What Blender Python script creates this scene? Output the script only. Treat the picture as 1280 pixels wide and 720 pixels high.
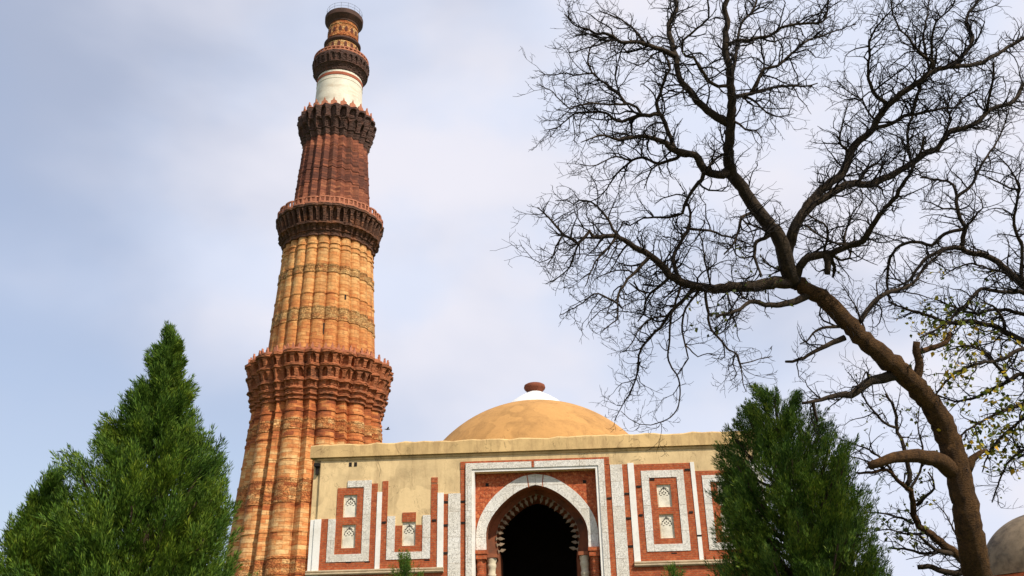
import bpy, math, random
import numpy as np
from math import radians as rad, sin, cos, pi
from mathutils import Vector, Matrix

for o in list(bpy.data.objects): bpy.data.objects.remove(o)
S = bpy.context.scene
COL = S.collection

# ------------------------------------------------------------------ camera
EYE = 1.6
FPX, PITCH, ROLL = 1125.0, rad(23.58), rad(1.325)
Fv = Vector((0, cos(PITCH), sin(PITCH)))
Uv = Vector((0, -sin(PITCH), cos(PITCH)))
Rv = Vector((1, 0, 0))
CU = Uv * cos(ROLL) + Rv * sin(ROLL)
CR = Rv * cos(ROLL) - Uv * sin(ROLL)
cd = bpy.data.cameras.new('camera')
cam = bpy.data.objects.new('camera', cd)
COL.objects.link(cam)
cd.sensor_width = 36
cd.lens = FPX / 1280 * 36
cd.clip_start = 0.1
cd.clip_end = 5000
M = Matrix((CR, CU, -Fv)).transposed().to_4x4()
M.translation = Vector((0, 0, EYE))
cam.matrix_world = M
S.camera = cam

# ------------------------------------------------------------------ sun, sky, exposure
SUN_EL, SUN_AZ = rad(45), rad(136)          # azimuth clockwise from +Y: behind the camera, to the right
sd = bpy.data.lights.new('sun', 'SUN')
sd.energy = 4.9
sd.angle = rad(1.2)
sd.color = (1.0, 0.93, 0.82)
sun = bpy.data.objects.new('sun', sd)
COL.objects.link(sun)
to_sun = Vector((sin(SUN_AZ) * cos(SUN_EL), cos(SUN_AZ) * cos(SUN_EL), sin(SUN_EL)))
sun.rotation_euler = to_sun.to_track_quat('Z', 'Y').to_euler()

W = bpy.data.worlds.new('World')
S.world = W
W.use_nodes = True
wt = W.node_tree
wn = wt.nodes
wn.clear()
def wnode(t, **k):
    n = wn.new(t)
    for a, b in k.items(): setattr(n, a, b)
    return n
sky = wnode('ShaderNodeTexSky', sky_type='NISHITA')
sky.sun_disc = False
sky.sun_elevation = SUN_EL
sky.sun_rotation = SUN_AZ
sky.air_density = 1.0
sky.dust_density = 2.5
sky.ozone_density = 3.0
b1 = wnode('ShaderNodeBackground'); b1.inputs[1].default_value = 0.15
b2 = wnode('ShaderNodeBackground')
b2.inputs[1].default_value = 1.05
hz = wnode('ShaderNodeMix', data_type='RGBA')                # thin haze to bright cloud
hz.inputs[6].default_value = (0.70, 0.765, 0.93, 1); hz.inputs[7].default_value = (0.83, 0.82, 0.90, 1)
tcw = wnode('ShaderNodeTexCoord')
mpw = wnode('ShaderNodeMapping')
mpw.inputs['Location'].default_value = (-1.9, 4.39, 2.44)
mpw.inputs['Scale'].default_value = (1.5, 1.5, 2.2)
nz = wnode('ShaderNodeTexNoise')
nz.inputs['Scale'].default_value = 1.5
nz.inputs['Detail'].default_value = 5
nz.inputs['Roughness'].default_value = 0.42
nz.inputs['Distortion'].default_value = 0.25
sepw = wnode('ShaderNodeSeparateXYZ')
addx = wnode('ShaderNodeMath', operation='MULTIPLY_ADD')      # the cloud bank lies to the right (east) of the tower
addx.inputs[1].default_value = 0.44
crw = wnode('ShaderNodeMapRange'); crw.clamp = True
crw.interpolation_type = 'SMOOTHSTEP'
crw.inputs["From Min"].default_value = 0.30
crw.inputs["From Max"].default_value = 0.64
crw.inputs['To Min'].default_value = 0.44
crw.inputs['To Max'].default_value = 0.99
mxw = wnode('ShaderNodeMixShader')
outw = wnode('ShaderNodeOutputWorld')
L = wt.links.new
L(tcw.outputs['Generated'], mpw.inputs[0]); L(mpw.outputs[0], nz.inputs['Vector'])
L(tcw.outputs['Generated'], sepw.inputs[0])
L(sepw.outputs['X'], addx.inputs[0]); L(nz.outputs['Fac'], addx.inputs[2])
L(addx.outputs[0], crw.inputs['Value']); L(crw.outputs[0], mxw.inputs[0])
nz2 = wnode('ShaderNodeTexNoise')                              # softer and bluer breaks inside the cloud
nz2.inputs['Scale'].default_value = 3.2; nz2.inputs['Detail'].default_value = 5; nz2.inputs['Roughness'].default_value = 0.45
br2 = wnode('ShaderNodeMapRange'); br2.interpolation_type = 'SMOOTHSTEP'
br2.inputs['From Min'].default_value = 0.38; br2.inputs['From Max'].default_value = 0.60; br2.inputs['To Min'].default_value = 0.22
ml2 = wnode('ShaderNodeMath', operation='MULTIPLY')
L(mpw.outputs[0], nz2.inputs['Vector']); L(nz2.outputs['Fac'], br2.inputs['Value']); L(br2.outputs[0], ml2.inputs[0]); L(crw.outputs[0], ml2.inputs[1])
L(ml2.outputs[0], hz.inputs[0]); L(hz.outputs[2], b2.inputs[0])
L(sky.outputs[0], b1.inputs[0]); L(b1.outputs[0], mxw.inputs[1]); L(b2.outputs[0], mxw.inputs[2])
L(mxw.outputs[0], outw.inputs[0])

S.render.engine = 'CYCLES'
vs = S.view_settings
vs.view_transform = 'Standard'; vs.look = 'None'; vs.exposure = 0.0; vs.gamma = 1.0
vs.use_curve_mapping = False

# ------------------------------------------------------------------ helpers
def UN(px, py, depth):
    """point seen at photo pixel (px,py) at `depth` metres along the view axis"""
    return np.array(Vector((0, 0, EYE)) + (Fv + CR * ((px - 640) / FPX) - CU * ((py - 360) / FPX)) * depth)

class MB:
    def __init__(s): s.v = []; s.f = []; s.n = 0
    def add(s, verts, faces):
        s.v.append(np.asarray(verts, float).reshape(-1, 3)); k = s.n
        s.f.extend([tuple(i + k for i in f) for f in faces]); s.n += len(s.v[-1])
    def box(s, x0, x1, y0, y1, z0, z1):
        v = [(x, y, z) for x in (x0, x1) for y in (y0, y1) for z in (z0, z1)]
        s.add(v, [(0, 1, 3, 2), (4, 6, 7, 5), (0, 4, 5, 1), (2, 3, 7, 6), (0, 2, 6, 4), (1, 5, 7, 3)])
    def grid(s, P, close=False):
        n, m = P.shape[:2]; f = []
        for i in range(n - 1):
            for j in range(m if close else m - 1):
                j2 = (j + 1) % m
                f.append((i * m + j, i * m + j2, (i + 1) * m + j2, (i + 1) * m + j))
        s.add(P.reshape(-1, 3), f)
    def lathe(s, prof, seg=64, cx=0, cy=0):
        a = np.linspace(0, 2 * pi, seg, endpoint=False)
        P = np.array([[(cx + r * cos(t), cy + r * sin(t), z) for t in a] for r, z in prof])
        s.grid(P, True)
    def tube(s, pts, rads, sides=5, cap=True):
        pts = np.asarray(pts, float); rads = np.asarray(rads, float); n = len(pts)
        T = np.gradient(pts, axis=0); T /= np.linalg.norm(T, axis=1)[:, None] + 1e-9
        N = np.empty_like(T); a = np.array([0.31, 0.77, 0.55])
        if abs(T[0] @ a) > .9: a = np.array([1., 0, 0])
        u = a - T[0] * (a @ T[0]); u /= np.linalg.norm(u); N[0] = u
        for i in range(1, n):
            u = N[i - 1] - T[i] * (N[i - 1] @ T[i]); N[i] = u / (np.linalg.norm(u) + 1e-9)
        B = np.cross(T, N); th = np.arange(sides) * 2 * pi / sides
        P = pts[:, None] + rads[:, None, None] * (N[:, None] * np.cos(th)[None, :, None] + B[:, None] * np.sin(th)[None, :, None])
        k = s.n; s.grid(P, True)
        if cap:
            s.f.append(tuple(k + (n - 1) * sides + j for j in range(sides)))
            s.f.append(tuple(k + sides - 1 - j for j in range(sides)))
    def build(s, name, mat, parent=None, smooth=False, loc=None):
        me = bpy.data.meshes.new(name)
        V = np.concatenate(s.v) if s.v else np.zeros((0, 3))
        me.from_pydata(V.tolist(), [], s.f); me.update()
        if smooth: me.polygons.foreach_set('use_smooth', [True] * len(me.polygons))
        me.materials.append(mat)
        o = bpy.data.objects.new(name, me); COL.objects.link(o)
        if parent is not None: o.parent = parent
        if loc is not None: o.location = loc
        return o

def empty(name, loc=(0, 0, 0), rz=0):
    o = bpy.data.objects.new(name, None); COL.objects.link(o)
    o.location = loc; o.rotation_euler.z = rz; o.empty_display_size = .5
    return o
def tag(o, label=None, cat=None, group=None, kind=None):
    if label: o['label'] = label
    if cat: o['category'] = cat
    if group: o['group'] = group
    if kind: o['kind'] = kind
    return o

# ------------------------------------------------------------------ materials
class NT:
    def __init__(s, name, rough=.85):
        s.m = bpy.data.materials.new(name); s.m.use_nodes = True
        s.t = s.m.node_tree; s.b = s.t.nodes['Principled BSDF']
        s.b.inputs['Roughness'].default_value = rough
        s.b.inputs['Specular IOR Level'].default_value = .25
        s.tc = s.n('ShaderNodeTexCoord')
    def n(s, t, **k):
        n = s.t.nodes.new(t)
        for a, b in k.items(): setattr(n, a, b)
        return n
    def l(s, a, b): s.t.links.new(a, b)
    def val(s, sock, v):
        if hasattr(v, 'is_output'): s.l(v, sock)
        else: sock.default_value = v
    def math(s, op, a, b=0.0, c=0.0, clamp=False):
        n = s.n('ShaderNodeMath', operation=op, use_clamp=clamp)
        for i, x in enumerate((a, b, c)): s.val(n.inputs[i], x)
        return n.outputs[0]
    def obj(s): return s.tc.outputs['Object']
    def sep(s, v=None):
        n = s.n('ShaderNodeSeparateXYZ'); s.l(v or s.obj(), n.inputs[0]); return n.outputs
    def comb(s, x, y, z=0.0):
        n = s.n('ShaderNodeCombineXYZ')
        for i, q in enumerate((x, y, z)): s.val(n.inputs[i], q)
        return n.outputs[0]
    def noise(s, vec, scale, detail=4, rough=.55, dist=0):
        n = s.n('ShaderNodeTexNoise'); s.l(vec, n.inputs['Vector'])
        n.inputs['Scale'].default_value = scale; n.inputs['Detail'].default_value = detail
        n.inputs['Roughness'].default_value = rough; n.inputs['Distortion'].default_value = dist
        return n.outputs['Fac']
    def mapping(s, vec, sc=(1, 1, 1), loc=(0, 0, 0)):
        n = s.n('ShaderNodeMapping'); s.l(vec, n.inputs[0])
        n.inputs['Scale'].default_value = sc; n.inputs['Location'].default_value = loc
        return n.outputs[0]
    def ramp(s, fac, stops):
        n = s.n('ShaderNodeValToRGB'); s.l(fac, n.inputs[0]); e = n.color_ramp.elements
        while len(e) > 1: e.remove(e[-1])
        e[0].position = stops[0][0]; e[0].color = (*stops[0][1], 1)
        for p, c in stops[1:]:
            q = e.new(p); q.color = (*c, 1)
        return n.outputs[0]
    def mr(s, v, a, b, c=0., d=1.):
        n = s.n('ShaderNodeMapRange'); s.l(v, n.inputs['Value'])
        for k, x in (('From Min', a), ('From Max', b), ('To Min', c), ('To Max', d)): n.inputs[k].default_value = x
        return n.outputs[0]
    def mix(s, fac, a, b, mode='MIX'):
        n = s.n('ShaderNodeMix', data_type='RGBA', blend_type=mode)
        s.val(n.inputs[0], fac)
        for i, x in ((6, a), (7, b)):
            if isinstance(x, tuple): n.inputs[i].default_value = (*x, 1)
            else: s.l(x, n.inputs[i])
        return n.outputs[2]
    def brick(s, vec, w, h, mortar=.015, c1=(0, 0, 0), c2=(1, 1, 1), cm=(.5, .5, .5), off=.5):
        n = s.n('ShaderNodeTexBrick'); s.l(vec, n.inputs['Vector'])
        n.inputs['Scale'].default_value = 1; n.inputs['Brick Width'].default_value = w; n.inputs['Row Height'].default_value = h
        n.inputs['Mortar Size'].default_value = mortar; n.inputs['Mortar Smooth'].default_value = .3
        for k, c in (('Color1', c1), ('Color2', c2), ('Mortar', cm)): n.inputs[k].default_value = (*c, 1)
        n.offset = off
        return n.outputs
    def color(s, c): s.val(s.b.inputs['Base Color'], c if not isinstance(c, tuple) else (*c, 1))
    def bump(s, h, strength=.5, dist=.02):
        n = s.n('ShaderNodeBump'); s.l(h, n.inputs['Height'])
        n.inputs['Strength'].default_value = strength; n.inputs['Distance'].default_value = dist
        s.l(n.outputs[0], s.b.inputs['Normal'])

def tower_stone(name, stops, cols, zmin, zmax, bw=.9, bh=.36, R=5.5, dirt=.5, carve=None, stain=(.10, .045, .025), seed=0):
    """coursed sandstone round the tower axis: per-block colour, patches, string courses, weather stains.
    stops = [(z, bias)] : how buff (1) or red (0) the stone is at a height"""
    t = NT(name)
    o = t.sep(); ang = t.math('ARCTAN2', o[1], o[0]); u = t.math('MULTIPLY', ang, R)
    uv = t.comb(u, o[2], seed)
    br = t.brick(uv, bw, bh, .012)
    blk = t.n('ShaderNodeSeparateColor'); t.l(br['Color'], blk.inputs[0])
    nb = t.noise(t.mapping(uv, (.55, 1.3, 1), (seed * 3.1, seed, 0)), 1.0, 6, .66, .5)
    stk = t.noise(t.mapping(uv, (.9, 5.5, 1), (seed, 2, 0)), 1.0, 4, .62, .6)
    course = t.noise(t.comb(0., seed + .3, o[2]), 1.9, 4, .75)
    zb = t.ramp(t.mr(o[2], zmin, zmax), [((z - zmin) / (zmax - zmin), (b, b, b)) for z, b in stops])
    zs = t.n('ShaderNodeSeparateColor'); t.l(zb, zs.inputs[0])
    f = t.math('MULTIPLY_ADD', blk.outputs[0], .44, zs.outputs[0])
    f = t.math('ADD', f, t.math('MULTIPLY_ADD', nb, 1.0, -.50))
    f = t.math('ADD', f, t.math('MULTIPLY_ADD', stk, 1.1, -.55))
    f = t.math('ADD', f, t.math('MULTIPLY_ADD', course, .6, -.30))
    f = t.math('ADD', f, -.22)
    c = t.ramp(f, [(p, q) for p, q in zip((.05, .35, .65, .95), cols)])
    st = t.noise(t.mapping(uv, (1.3, .16, 1)), 1.0, 6, .65)
    fine = t.noise(t.obj(), 3.6, 7, .72)
    sf = t.math('MULTIPLY', t.mr(st, .48, .70), dirt, clamp=True)
    c = t.mix(sf, c, stain)
    c = t.mix(t.mr(fine, .42, .66, 0, .55), c, t.mix(1.0, c, (.50, .40, .33), 'MULTIPLY'))
    c = t.mix(t.mr(br['Fac'], 0, 1, 0, .4), c, t.mix(1.0, c, (.4, .32, .28), 'MULTIPLY'))
    h = t.math('MULTIPLY_ADD', br['Fac'], -.8, fine)
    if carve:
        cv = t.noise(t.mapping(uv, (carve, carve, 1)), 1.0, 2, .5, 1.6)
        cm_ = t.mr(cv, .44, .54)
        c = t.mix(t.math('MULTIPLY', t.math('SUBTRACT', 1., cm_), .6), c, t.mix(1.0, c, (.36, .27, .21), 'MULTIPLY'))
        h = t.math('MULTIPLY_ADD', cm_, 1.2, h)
    t.color(c); t.bump(h, .8, .08)
    return t.m

RED_D, RED, ORANGE, BUFF = (.24, .062, .022), (.53, .155, .045), (.68, .285, .090), (.80, .50, .215)
def simple_stone(name, col, var=.35, scale=2.0, rough=.85, bump=.4, dirtcol=None, dirtamt=0., dirtscale=(1, 1, 1)):
    t = NT(name, rough)
    a = t.noise(t.obj(), scale, 6, .62); b = t.noise(t.obj(), scale * 9, 4, .6)
    lo = tuple(x * (1 - var) for x in col); hi = tuple(min(1, x * (1 + var * .6)) for x in col)
    c = t.ramp(a, [(.25, lo), (.5, col), (.78, hi)])
    c = t.mix(t.mr(b, .35, .75, 0, .3), c, t.mix(1.0, c, (.6, .56, .5), 'MULTIPLY'))
    if dirtcol:
        d = t.noise(t.mapping(t.obj(), dirtscale), 1.0, 7, .68, .3)
        c = t.mix(t.math('MULTIPLY', t.mr(d, .5, .72), dirtamt, clamp=True), c, dirtcol)
    t.color(c); t.bump(b, bump, .02)
    return t.m

def brick_mat(name, c1, c2, mort, w=.24, h=.075, speck=0):
    t = NT(name, .9); o = t.sep(); uv = t.comb(o[0], o[2])
    br = t.brick(uv, w, h, .008, c1, c2, mort)
    a = t.noise(t.obj(), 1.6, 6, .65); b = t.noise(t.obj(), 22, 4, .6)
    c = t.mix(t.mr(a, .35, .75, 0, .6), br['Color'], t.mix(1.0, br['Color'], (.62, .5, .45), 'MULTIPLY'))
    c = t.mix(t.mr(b, .5, .8, 0, .5), c, t.mix(1.0, c, (1.25, 1.2, 1.15), 'MULTIPLY'))
    d = t.noise(t.mapping(t.obj(), (2.2, 1, .8), (3, 1, 2)), 1., 6, .7)
    c = t.mix(t.mr(d, .62, .78, 0, .5), c, (.55, .33, .16))
    if speck:
        e = t.noise(uv, 9, 4, .7, .8)
        c = t.mix(t.mr(e, .52, .62, 0, speck), c, (.62, .24, .10)); c = t.mix(t.mr(e, .47, .40, 0, speck), c, (.17, .04, .02))
    t.color(c); t.bump(t.math('MULTIPLY_ADD', br['Fac'], -1., b), .6, .012)
    return t.m

def marble_mat(name, carved=True):
    t = NT(name, .6); o = t.sep()
    a = t.noise(t.obj(), 1.3, 6, .6); b = t.noise(t.obj(), 14, 5, .6)
    c = t.ramp(a, [(.25, (.70, .65, .56)), (.5, (.82, .78, .70)), (.8, (.86, .83, .77))])
    c = t.mix(t.mr(b, .5, .8, 0, .35), c, (.46, .42, .36))
    d = t.noise(t.mapping(t.obj(), (3., 3., .6)), 1., 5, .7)
    c = t.mix(t.mr(d, .58, .8, 0, .5), c, (.50, .40, .28))
    if carved:
        v = t.noise(t.comb(o[0], o[2]), 8.5, 1.5, .5, 2.2)
        g = t.math('ABSOLUTE', t.math('SUBTRACT', v, .5))
        ln = t.mr(g, .008, .034)                       # worn inscription: thin winding grooves
        c = t.mix(t.math('MULTIPLY', t.math('SUBTRACT', 1., ln), .34), c, (.36, .31, .24))
        jt = t.brick(t.comb(o[0], o[2]), 1.7, .93, .012)
        tone = t.n('ShaderNodeSeparateColor'); t.l(jt['Color'], tone.inputs[0])
        c = t.mix(t.math('MULTIPLY', tone.outputs[0], .55), c, t.mix(1.0, c, (.84, .78, .68), 'MULTIPLY'))
        c = t.mix(t.math('MULTIPLY', jt['Fac'], .6), c, (.33, .25, .18))
        t.bump(ln, .8, .02)
    else: t.bump(b, .2, .01)
    t.color(c)
    return t.m

def plaster_mat(name, base, stainc, wear=.6):
    t = NT(name, .92); o = t.sep()
    a = t.noise(t.obj(), .55, 7, .66, .3); b = t.noise(t.obj(), 9, 5, .65)
    c = t.ramp(a, [(.30, tuple(x * .66 for x in base)), (.5, base), (.68, tuple(min(1, x * 1.2) for x in base))])
    st = t.noise(t.mapping(t.obj(), (1.6, 1.6, .30)), 1.3, 8, .74, .4)       # rain streaks
    c = t.mix(t.mr(st, .49, .74, 0, wear), c, stainc)
    pt = t.noise(t.mapping(t.obj(), (1, 1, 1), (7, 2, 5)), .8, 2, .5, .2)    # repaired, paler patches
    c = t.mix(t.mr(pt, .57, .60, 0, .6), c, tuple(min(1, x * 1.22) for x in base))
    sp = t.noise(t.mapping(t.obj(), (2.2, 2.2, 3.2), (1, 5, 3)), 1.1, 8, .75)  # flaking spots
    c = t.mix(t.mr(sp, .63, .70, 0, wear * .75), c, tuple(x * .5 for x in stainc))
    cr = t.noise(t.mapping(t.obj(), (1, 1, .45), (2, 9, 4)), .9, 5, .55, .8)   # hairline cracks
    cg = t.math('ABSOLUTE', t.math('SUBTRACT', cr, .5))
    c = t.mix(t.mr(cg, .0, .004, wear * .7, 0), c, tuple(x * .35 for x in stainc))
    c = t.mix(t.mr(b, .5, .8, 0, .3), c, tuple(x * .66 for x in base))
    t.color(c); t.bump(t.math('ADD', a, b), .35, .02)
    return t.m

M_plaster = plaster_mat('yellow_plaster', (.67, .485, .25), (.37, .245, .12), .8)
M_parapet = plaster_mat('parapet_plaster', (.63, .425, .19), (.27, .16, .075), .75)
M_dome = plaster_mat('dome_plaster', (.445, .235, .078), (.27, .135, .05), .6)
M_brick = brick_mat('red_sandstone_brick', (.47, .10, .030), (.36, .075, .025), (.33, .16, .08), speck=.35)
M_spandrel = brick_mat('carved_red_sandstone', (.46, .10, .035), (.40, .085, .025), (.30, .09, .04), .3, .15, .7)
M_marble = marble_mat('carved_marble')
M_marble_plain = marble_mat('plain_marble', False)
M_cream = simple_stone('cream_stone', (.60, .52, .37), .25, 3)
M_niche = simple_stone('pale_niche_stone', (.78, .72, .58), .3, 3, dirtcol=(.35, .26, .15), dirtamt=.6, dirtscale=(4, 4, 3))
M_bud = simple_stone('shaded_bud_stone', (.31, .235, .16), .4, 6)  # shade of the deep reveal is darkened into the bud colour
M_mould = simple_stone('moulding_stone', (.55, .43, .28), .35, 3)
M_dark = simple_stone('dark_stone_hole_shade', (.02, .015, .012), .3, 3)  # near-black, paints the shade inside holes and slits
M_groove = simple_stone('carved_groove', (.075, .06, .045), .3, 6)
M_inner = simple_stone('chamber_shade_stone', (.020, .013, .010), .3, 1)  # gloom of the unlit chamber put into the stone colour
M_reveal = simple_stone('reveal_sandstone', (.30, .10, .045), .35, 1.6, dirtcol=(.10, .06, .04), dirtamt=.8)
M_white = simple_stone('limewash', (.80, .78, .74), .12, 1.5)
M_finial = simple_stone('dark_red_finial', (.20, .06, .03), .3, 5)
M_metal = simple_stone('dark_iron', (.05, .045, .045), .3, 5, .5)
M_merlon = simple_stone('pink_sandstone', (.44, .165, .09), .4, 3)
M_grime_shade = simple_stone('stained_shaded_sandstone', (.10, .048, .030), .5, 2.2, dirtcol=(.34, .13, .055), dirtamt=.75, dirtscale=(1.1, 1.1, 1.6))  # soot stain and balcony underside shade, both put into the colour
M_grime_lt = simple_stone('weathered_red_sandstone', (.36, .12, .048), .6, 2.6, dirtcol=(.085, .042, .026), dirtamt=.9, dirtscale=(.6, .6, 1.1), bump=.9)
M_grime_shade_dk = simple_stone('stained_shaded_sandstone_dk', (.085, .046, .034), .5, 2.2, dirtcol=(.16, .06, .035), dirtamt=.7, dirtscale=(1.1, 1.1, 1.6))  # darker version, again stain plus painted underside shade

# ------------------------------------------------------------------ ground
def ground_mat():
    t = NT('lawn_grass', .95)
    a = t.noise(t.obj(), .25, 6, .6); b = t.noise(t.obj(), 30, 4, .6)
    c = t.ramp(a, [(.3, (.05, .075, .02)), (.55, (.075, .105, .03)), (.75, (.13, .12, .05))])
    c = t.mix(t.mr(b, .4, .8, 0, .5), c, (.03, .05, .012)); t.color(c); t.bump(b, .8, .05)
    return t.m
g = MB(); g.add([(-2500, -2500, 0), (2500, -2500, 0), (2500, 2500, 0), (-2500, 2500, 0)], [(0, 1, 2, 3)])
tag(g.build('ground', ground_mat()), kind='structure')
g = MB(); g.box(-.9, 2.2, -8, 31.5, -.05, .06)
tag(g.build('path', brick_mat('path_stone', (.30, .22, .17), (.24, .17, .13), (.14, .11, .08), .7, .7)), kind='structure')

# ------------------------------------------------------------------ minaret
TX, TY = -18.04, 80.0
PHI = math.atan2(-TY, -TX)                         # direction from the tower to the camera
mina = empty('minaret', (TX, TY, 0))
tag(mina, 'tall tapering fluted minaret of red and buff sandstone with ringed balconies', 'tower')
TWOPI = 2 * pi
def wrap(a): return (a + pi) % TWOPI - pi
def flute1(a):       # twelve round flutes, twelve angular ones between them
    d = (a - PHI - rad(7.5)) % rad(30)
    d = np.where(d > rad(15), d - rad(30), d)
    rnd = np.abs(d) / rad(8.7)
    ang = (rad(15) - np.abs(d)) / rad(6.3)
    return np.where(rnd < 1, .72 * np.sqrt(np.clip(1 - rnd ** 2, 0, 1)), .62 * np.clip(1 - ang, 0, 1)) - .62
def flute2(a):       # all round
    d = (a - PHI) % rad(15) - rad(7.5)
    return .44 * np.sqrt(np.clip(1 - (np.abs(d) / rad(7.5)) ** 2, 0, 1)) - .41
def flute3(a):       # all angular
    d = (a - PHI - rad(4)) % rad(15) - rad(7.5)
    return .34 * (1 - np.abs(d) / rad(7.5)) - .30
def flat(a): return a * 0
def shaft(name, z0, r0, z1, r1, fl, mat, seg, nz, rings=()):
    """rings = [(z, half height, projection)] string courses"""
    z = set(np.linspace(z0, z1, nz))
    for c, h, p in rings:
        for q in (c - h - .02, c - h, c + h, c + h + .02): z.add(q)
    z = np.array(sorted(q for q in z if z0 <= q <= z1)); a = np.arange(seg) * TWOPI / seg
    P = np.zeros((len(z), seg, 3))
    for i, q in enumerate(z):
        r = r0 + (r1 - r0) * (q - z0) / (z1 - z0) + fl(a)
        for c, h, p in rings:
            if abs(q - c) <= h + 1e-6: r = r + p
        P[i, :, 0] = r * np.cos(a); P[i, :, 1] = r * np.sin(a); P[i, :, 2] = q
    m = MB(); m.grid(P, True)
    return m.build(name, mat, mina, smooth=False)
def band(z0, r0, z1, r1, fl, mat, seg, proj=.035):
    z = np.array([z0 - .03, z0, z0 + .16, z0 + .18, z1 - .18, z1 - .16, z1, z1 + .03])
    pr = np.array([-.1, proj + .035, proj + .035, proj, proj, proj + .035, proj + .035, -.1]); a = np.arange(seg) * TWOPI / seg
    P = np.zeros((len(z), seg, 3))
    for i in range(len(z)):
        r = r0 + (r1 - r0) * (z[i] - z0) / (z1 - z0) + fl(a) + pr[i]
        P[i, :, 0] = r * np.cos(a); P[i, :, 1] = r * np.sin(a); P[i, :, 2] = z[i]
    m = MB(); m.grid(P, True); return m.build('carved_band', mat, mina)

E_ = EYE
cols = [RED_D, RED, ORANGE, BUFF]
M_s1 = tower_stone('minaret_lower_stone', [(0, .66), (9.2, .66), (10.2, .5), (11.2, .74), (14.6, .74), (15.2, .42), (17.4, .42), (17.7, .78), (20.3, .74), (20.9, .36), (25, .28)], cols, 0, 25, R=6.2, dirt=.45)
M_s2 = tower_stone('minaret_second_stone', [(28, .30), (31.5, .42), (33.4, .52), (35, .62), (39.5, .70), (41, .5)], [(.46, .135, .042), (.60, .235, .068), (.70, .335, .112), (.78, .455, .175)], 28, 41.2, R=4.6, dirt=.4)
M_s3 = tower_stone('minaret_third_stone', [(44, .45), (47, .42), (47.3, .12), (51, .18), (51.3, .35), (53, .40)], [(.12, .042, .026), (.25, .080, .042), (.38, .135, .066), (.48, .23, .11)], 44, 53, R=3.5, dirt=.6, bh=.3)
M_s4 = simple_stone('cream_marble_shaft', (.76, .69, .54), .22, .9, .6, .3, (.46, .34, .22), .75, (.5, .5, 1.5))
M_s4b = simple_stone('red_marble_ring', (.36, .10, .05), .3, 2)
M_s5 = tower_stone('minaret_top_stone', [(63, .12), (64.3, .15), (64.6, .85), (65.6, .85), (66.1, .25), (66.8, .6), (67.8, .75), (69, .4)], cols, 63, 69, R=1.7, dirt=.3, bh=.25, bw=.5, carve=3.2)
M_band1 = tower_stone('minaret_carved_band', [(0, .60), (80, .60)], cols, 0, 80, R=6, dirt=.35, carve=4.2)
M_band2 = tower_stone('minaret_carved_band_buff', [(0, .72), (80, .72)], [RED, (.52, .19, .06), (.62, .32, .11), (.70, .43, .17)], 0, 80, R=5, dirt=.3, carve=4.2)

shaft('shaft_storey', 0, 7.50, 24.5, 5.73, flute1, M_s1, 576, 60,
      [(8.6, .1, .07), (13.0, .09, .06), (19.0, .08, .05), (20.9, .1, .07), (23.2, .08, .08)])
shaft('shaft_storey', 28.3, 5.02, 41.2, 4.28, flute2, M_s2, 576, 36,
      [(29.2, .1, .06), (34.6, .08, .06), (37.6, .1, .08), (39.3, .09, .07), (39.8, .07, .09)])
shaft('shaft_storey', 43.5, 3.92, 53.2, 3.24, flute3, M_s3, 480, 30,
      [(47.2, .10, .05), (51.3, .08, .04)])
shaft('shaft_storey', 55.4, 2.56, 61.6, 2.36, flat, M_s4, 96, 12, [(60.1, .05, .03)])
shaft('shaft_storey', 63.1, 1.94, 68.6, 1.54, flat, M_s5, 96, 16,
      [(63.9, .08, .05), (64.5, .07, .06), (66.35, .07, .06), (68.0, .08, .06)])
m = MB(); m.lathe([(2.35, 60.5), (2.44, 60.52), (2.44, 60.85), (2.35, 60.87)], 96); m.build('red_ring', M_s4b, mina)
for z0, z1 in ((9.6, 11.0), (15.3, 17.3), (21.5, 22.5)):
    rr = lambda z: 7.50 + (5.73 - 7.50) * z / 24.5
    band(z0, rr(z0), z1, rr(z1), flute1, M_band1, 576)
for z0, z1 in ((31.9, 33.2), (36.7, 37.5)):
    rr = lambda z: 5.02 + (4.28 - 5.02) * (z - 28.3) / 12.9
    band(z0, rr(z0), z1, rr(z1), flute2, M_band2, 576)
rr = lambda z: 3.92 + (3.24 - 3.92) * (z - 43.5) / 9.7
band(48.6, rr(48.6), 49.5, rr(49.5), flute3, M_s3, 480, .02)
# two-storey arcade on the top storey and its small ring ledge
m = MB(); m.lathe([(1.6, 65.5), (1.84, 65.56), (1.98, 65.74), (2.0, 65.92), (1.92, 66.0), (1.6, 66.05)], 64); m.build('ring_ledge', M_grime_shade_dk, mina)
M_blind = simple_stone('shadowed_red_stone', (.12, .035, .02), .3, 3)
for zc, r0 in ((65.05, 1.78), (67.2, 1.62)):
    for k in range(16):
        a = TWOPI * k / 16; m = MB()
        pts = [(-.15, -.42), (.15, -.42), (.15, .12), (.08, .3), (0, .40), (-.08, .3), (-.15, .12)]
        vv = []
        for rr_ in (r0 - .12, r0 + .07):
            for x, z in pts: vv.append((rr_ * cos(a) - x * sin(a), rr_ * sin(a) + x * cos(a), zc + z * .8))
        n_ = len(pts); m.add(vv, [tuple(range(n_, 2 * n_))] + [(i, (i + 1) % n_, n_ + (i + 1) % n_, n_ + i) for i in range(n_)])
        m.build('blind_arch', M_blind, mina)

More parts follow.
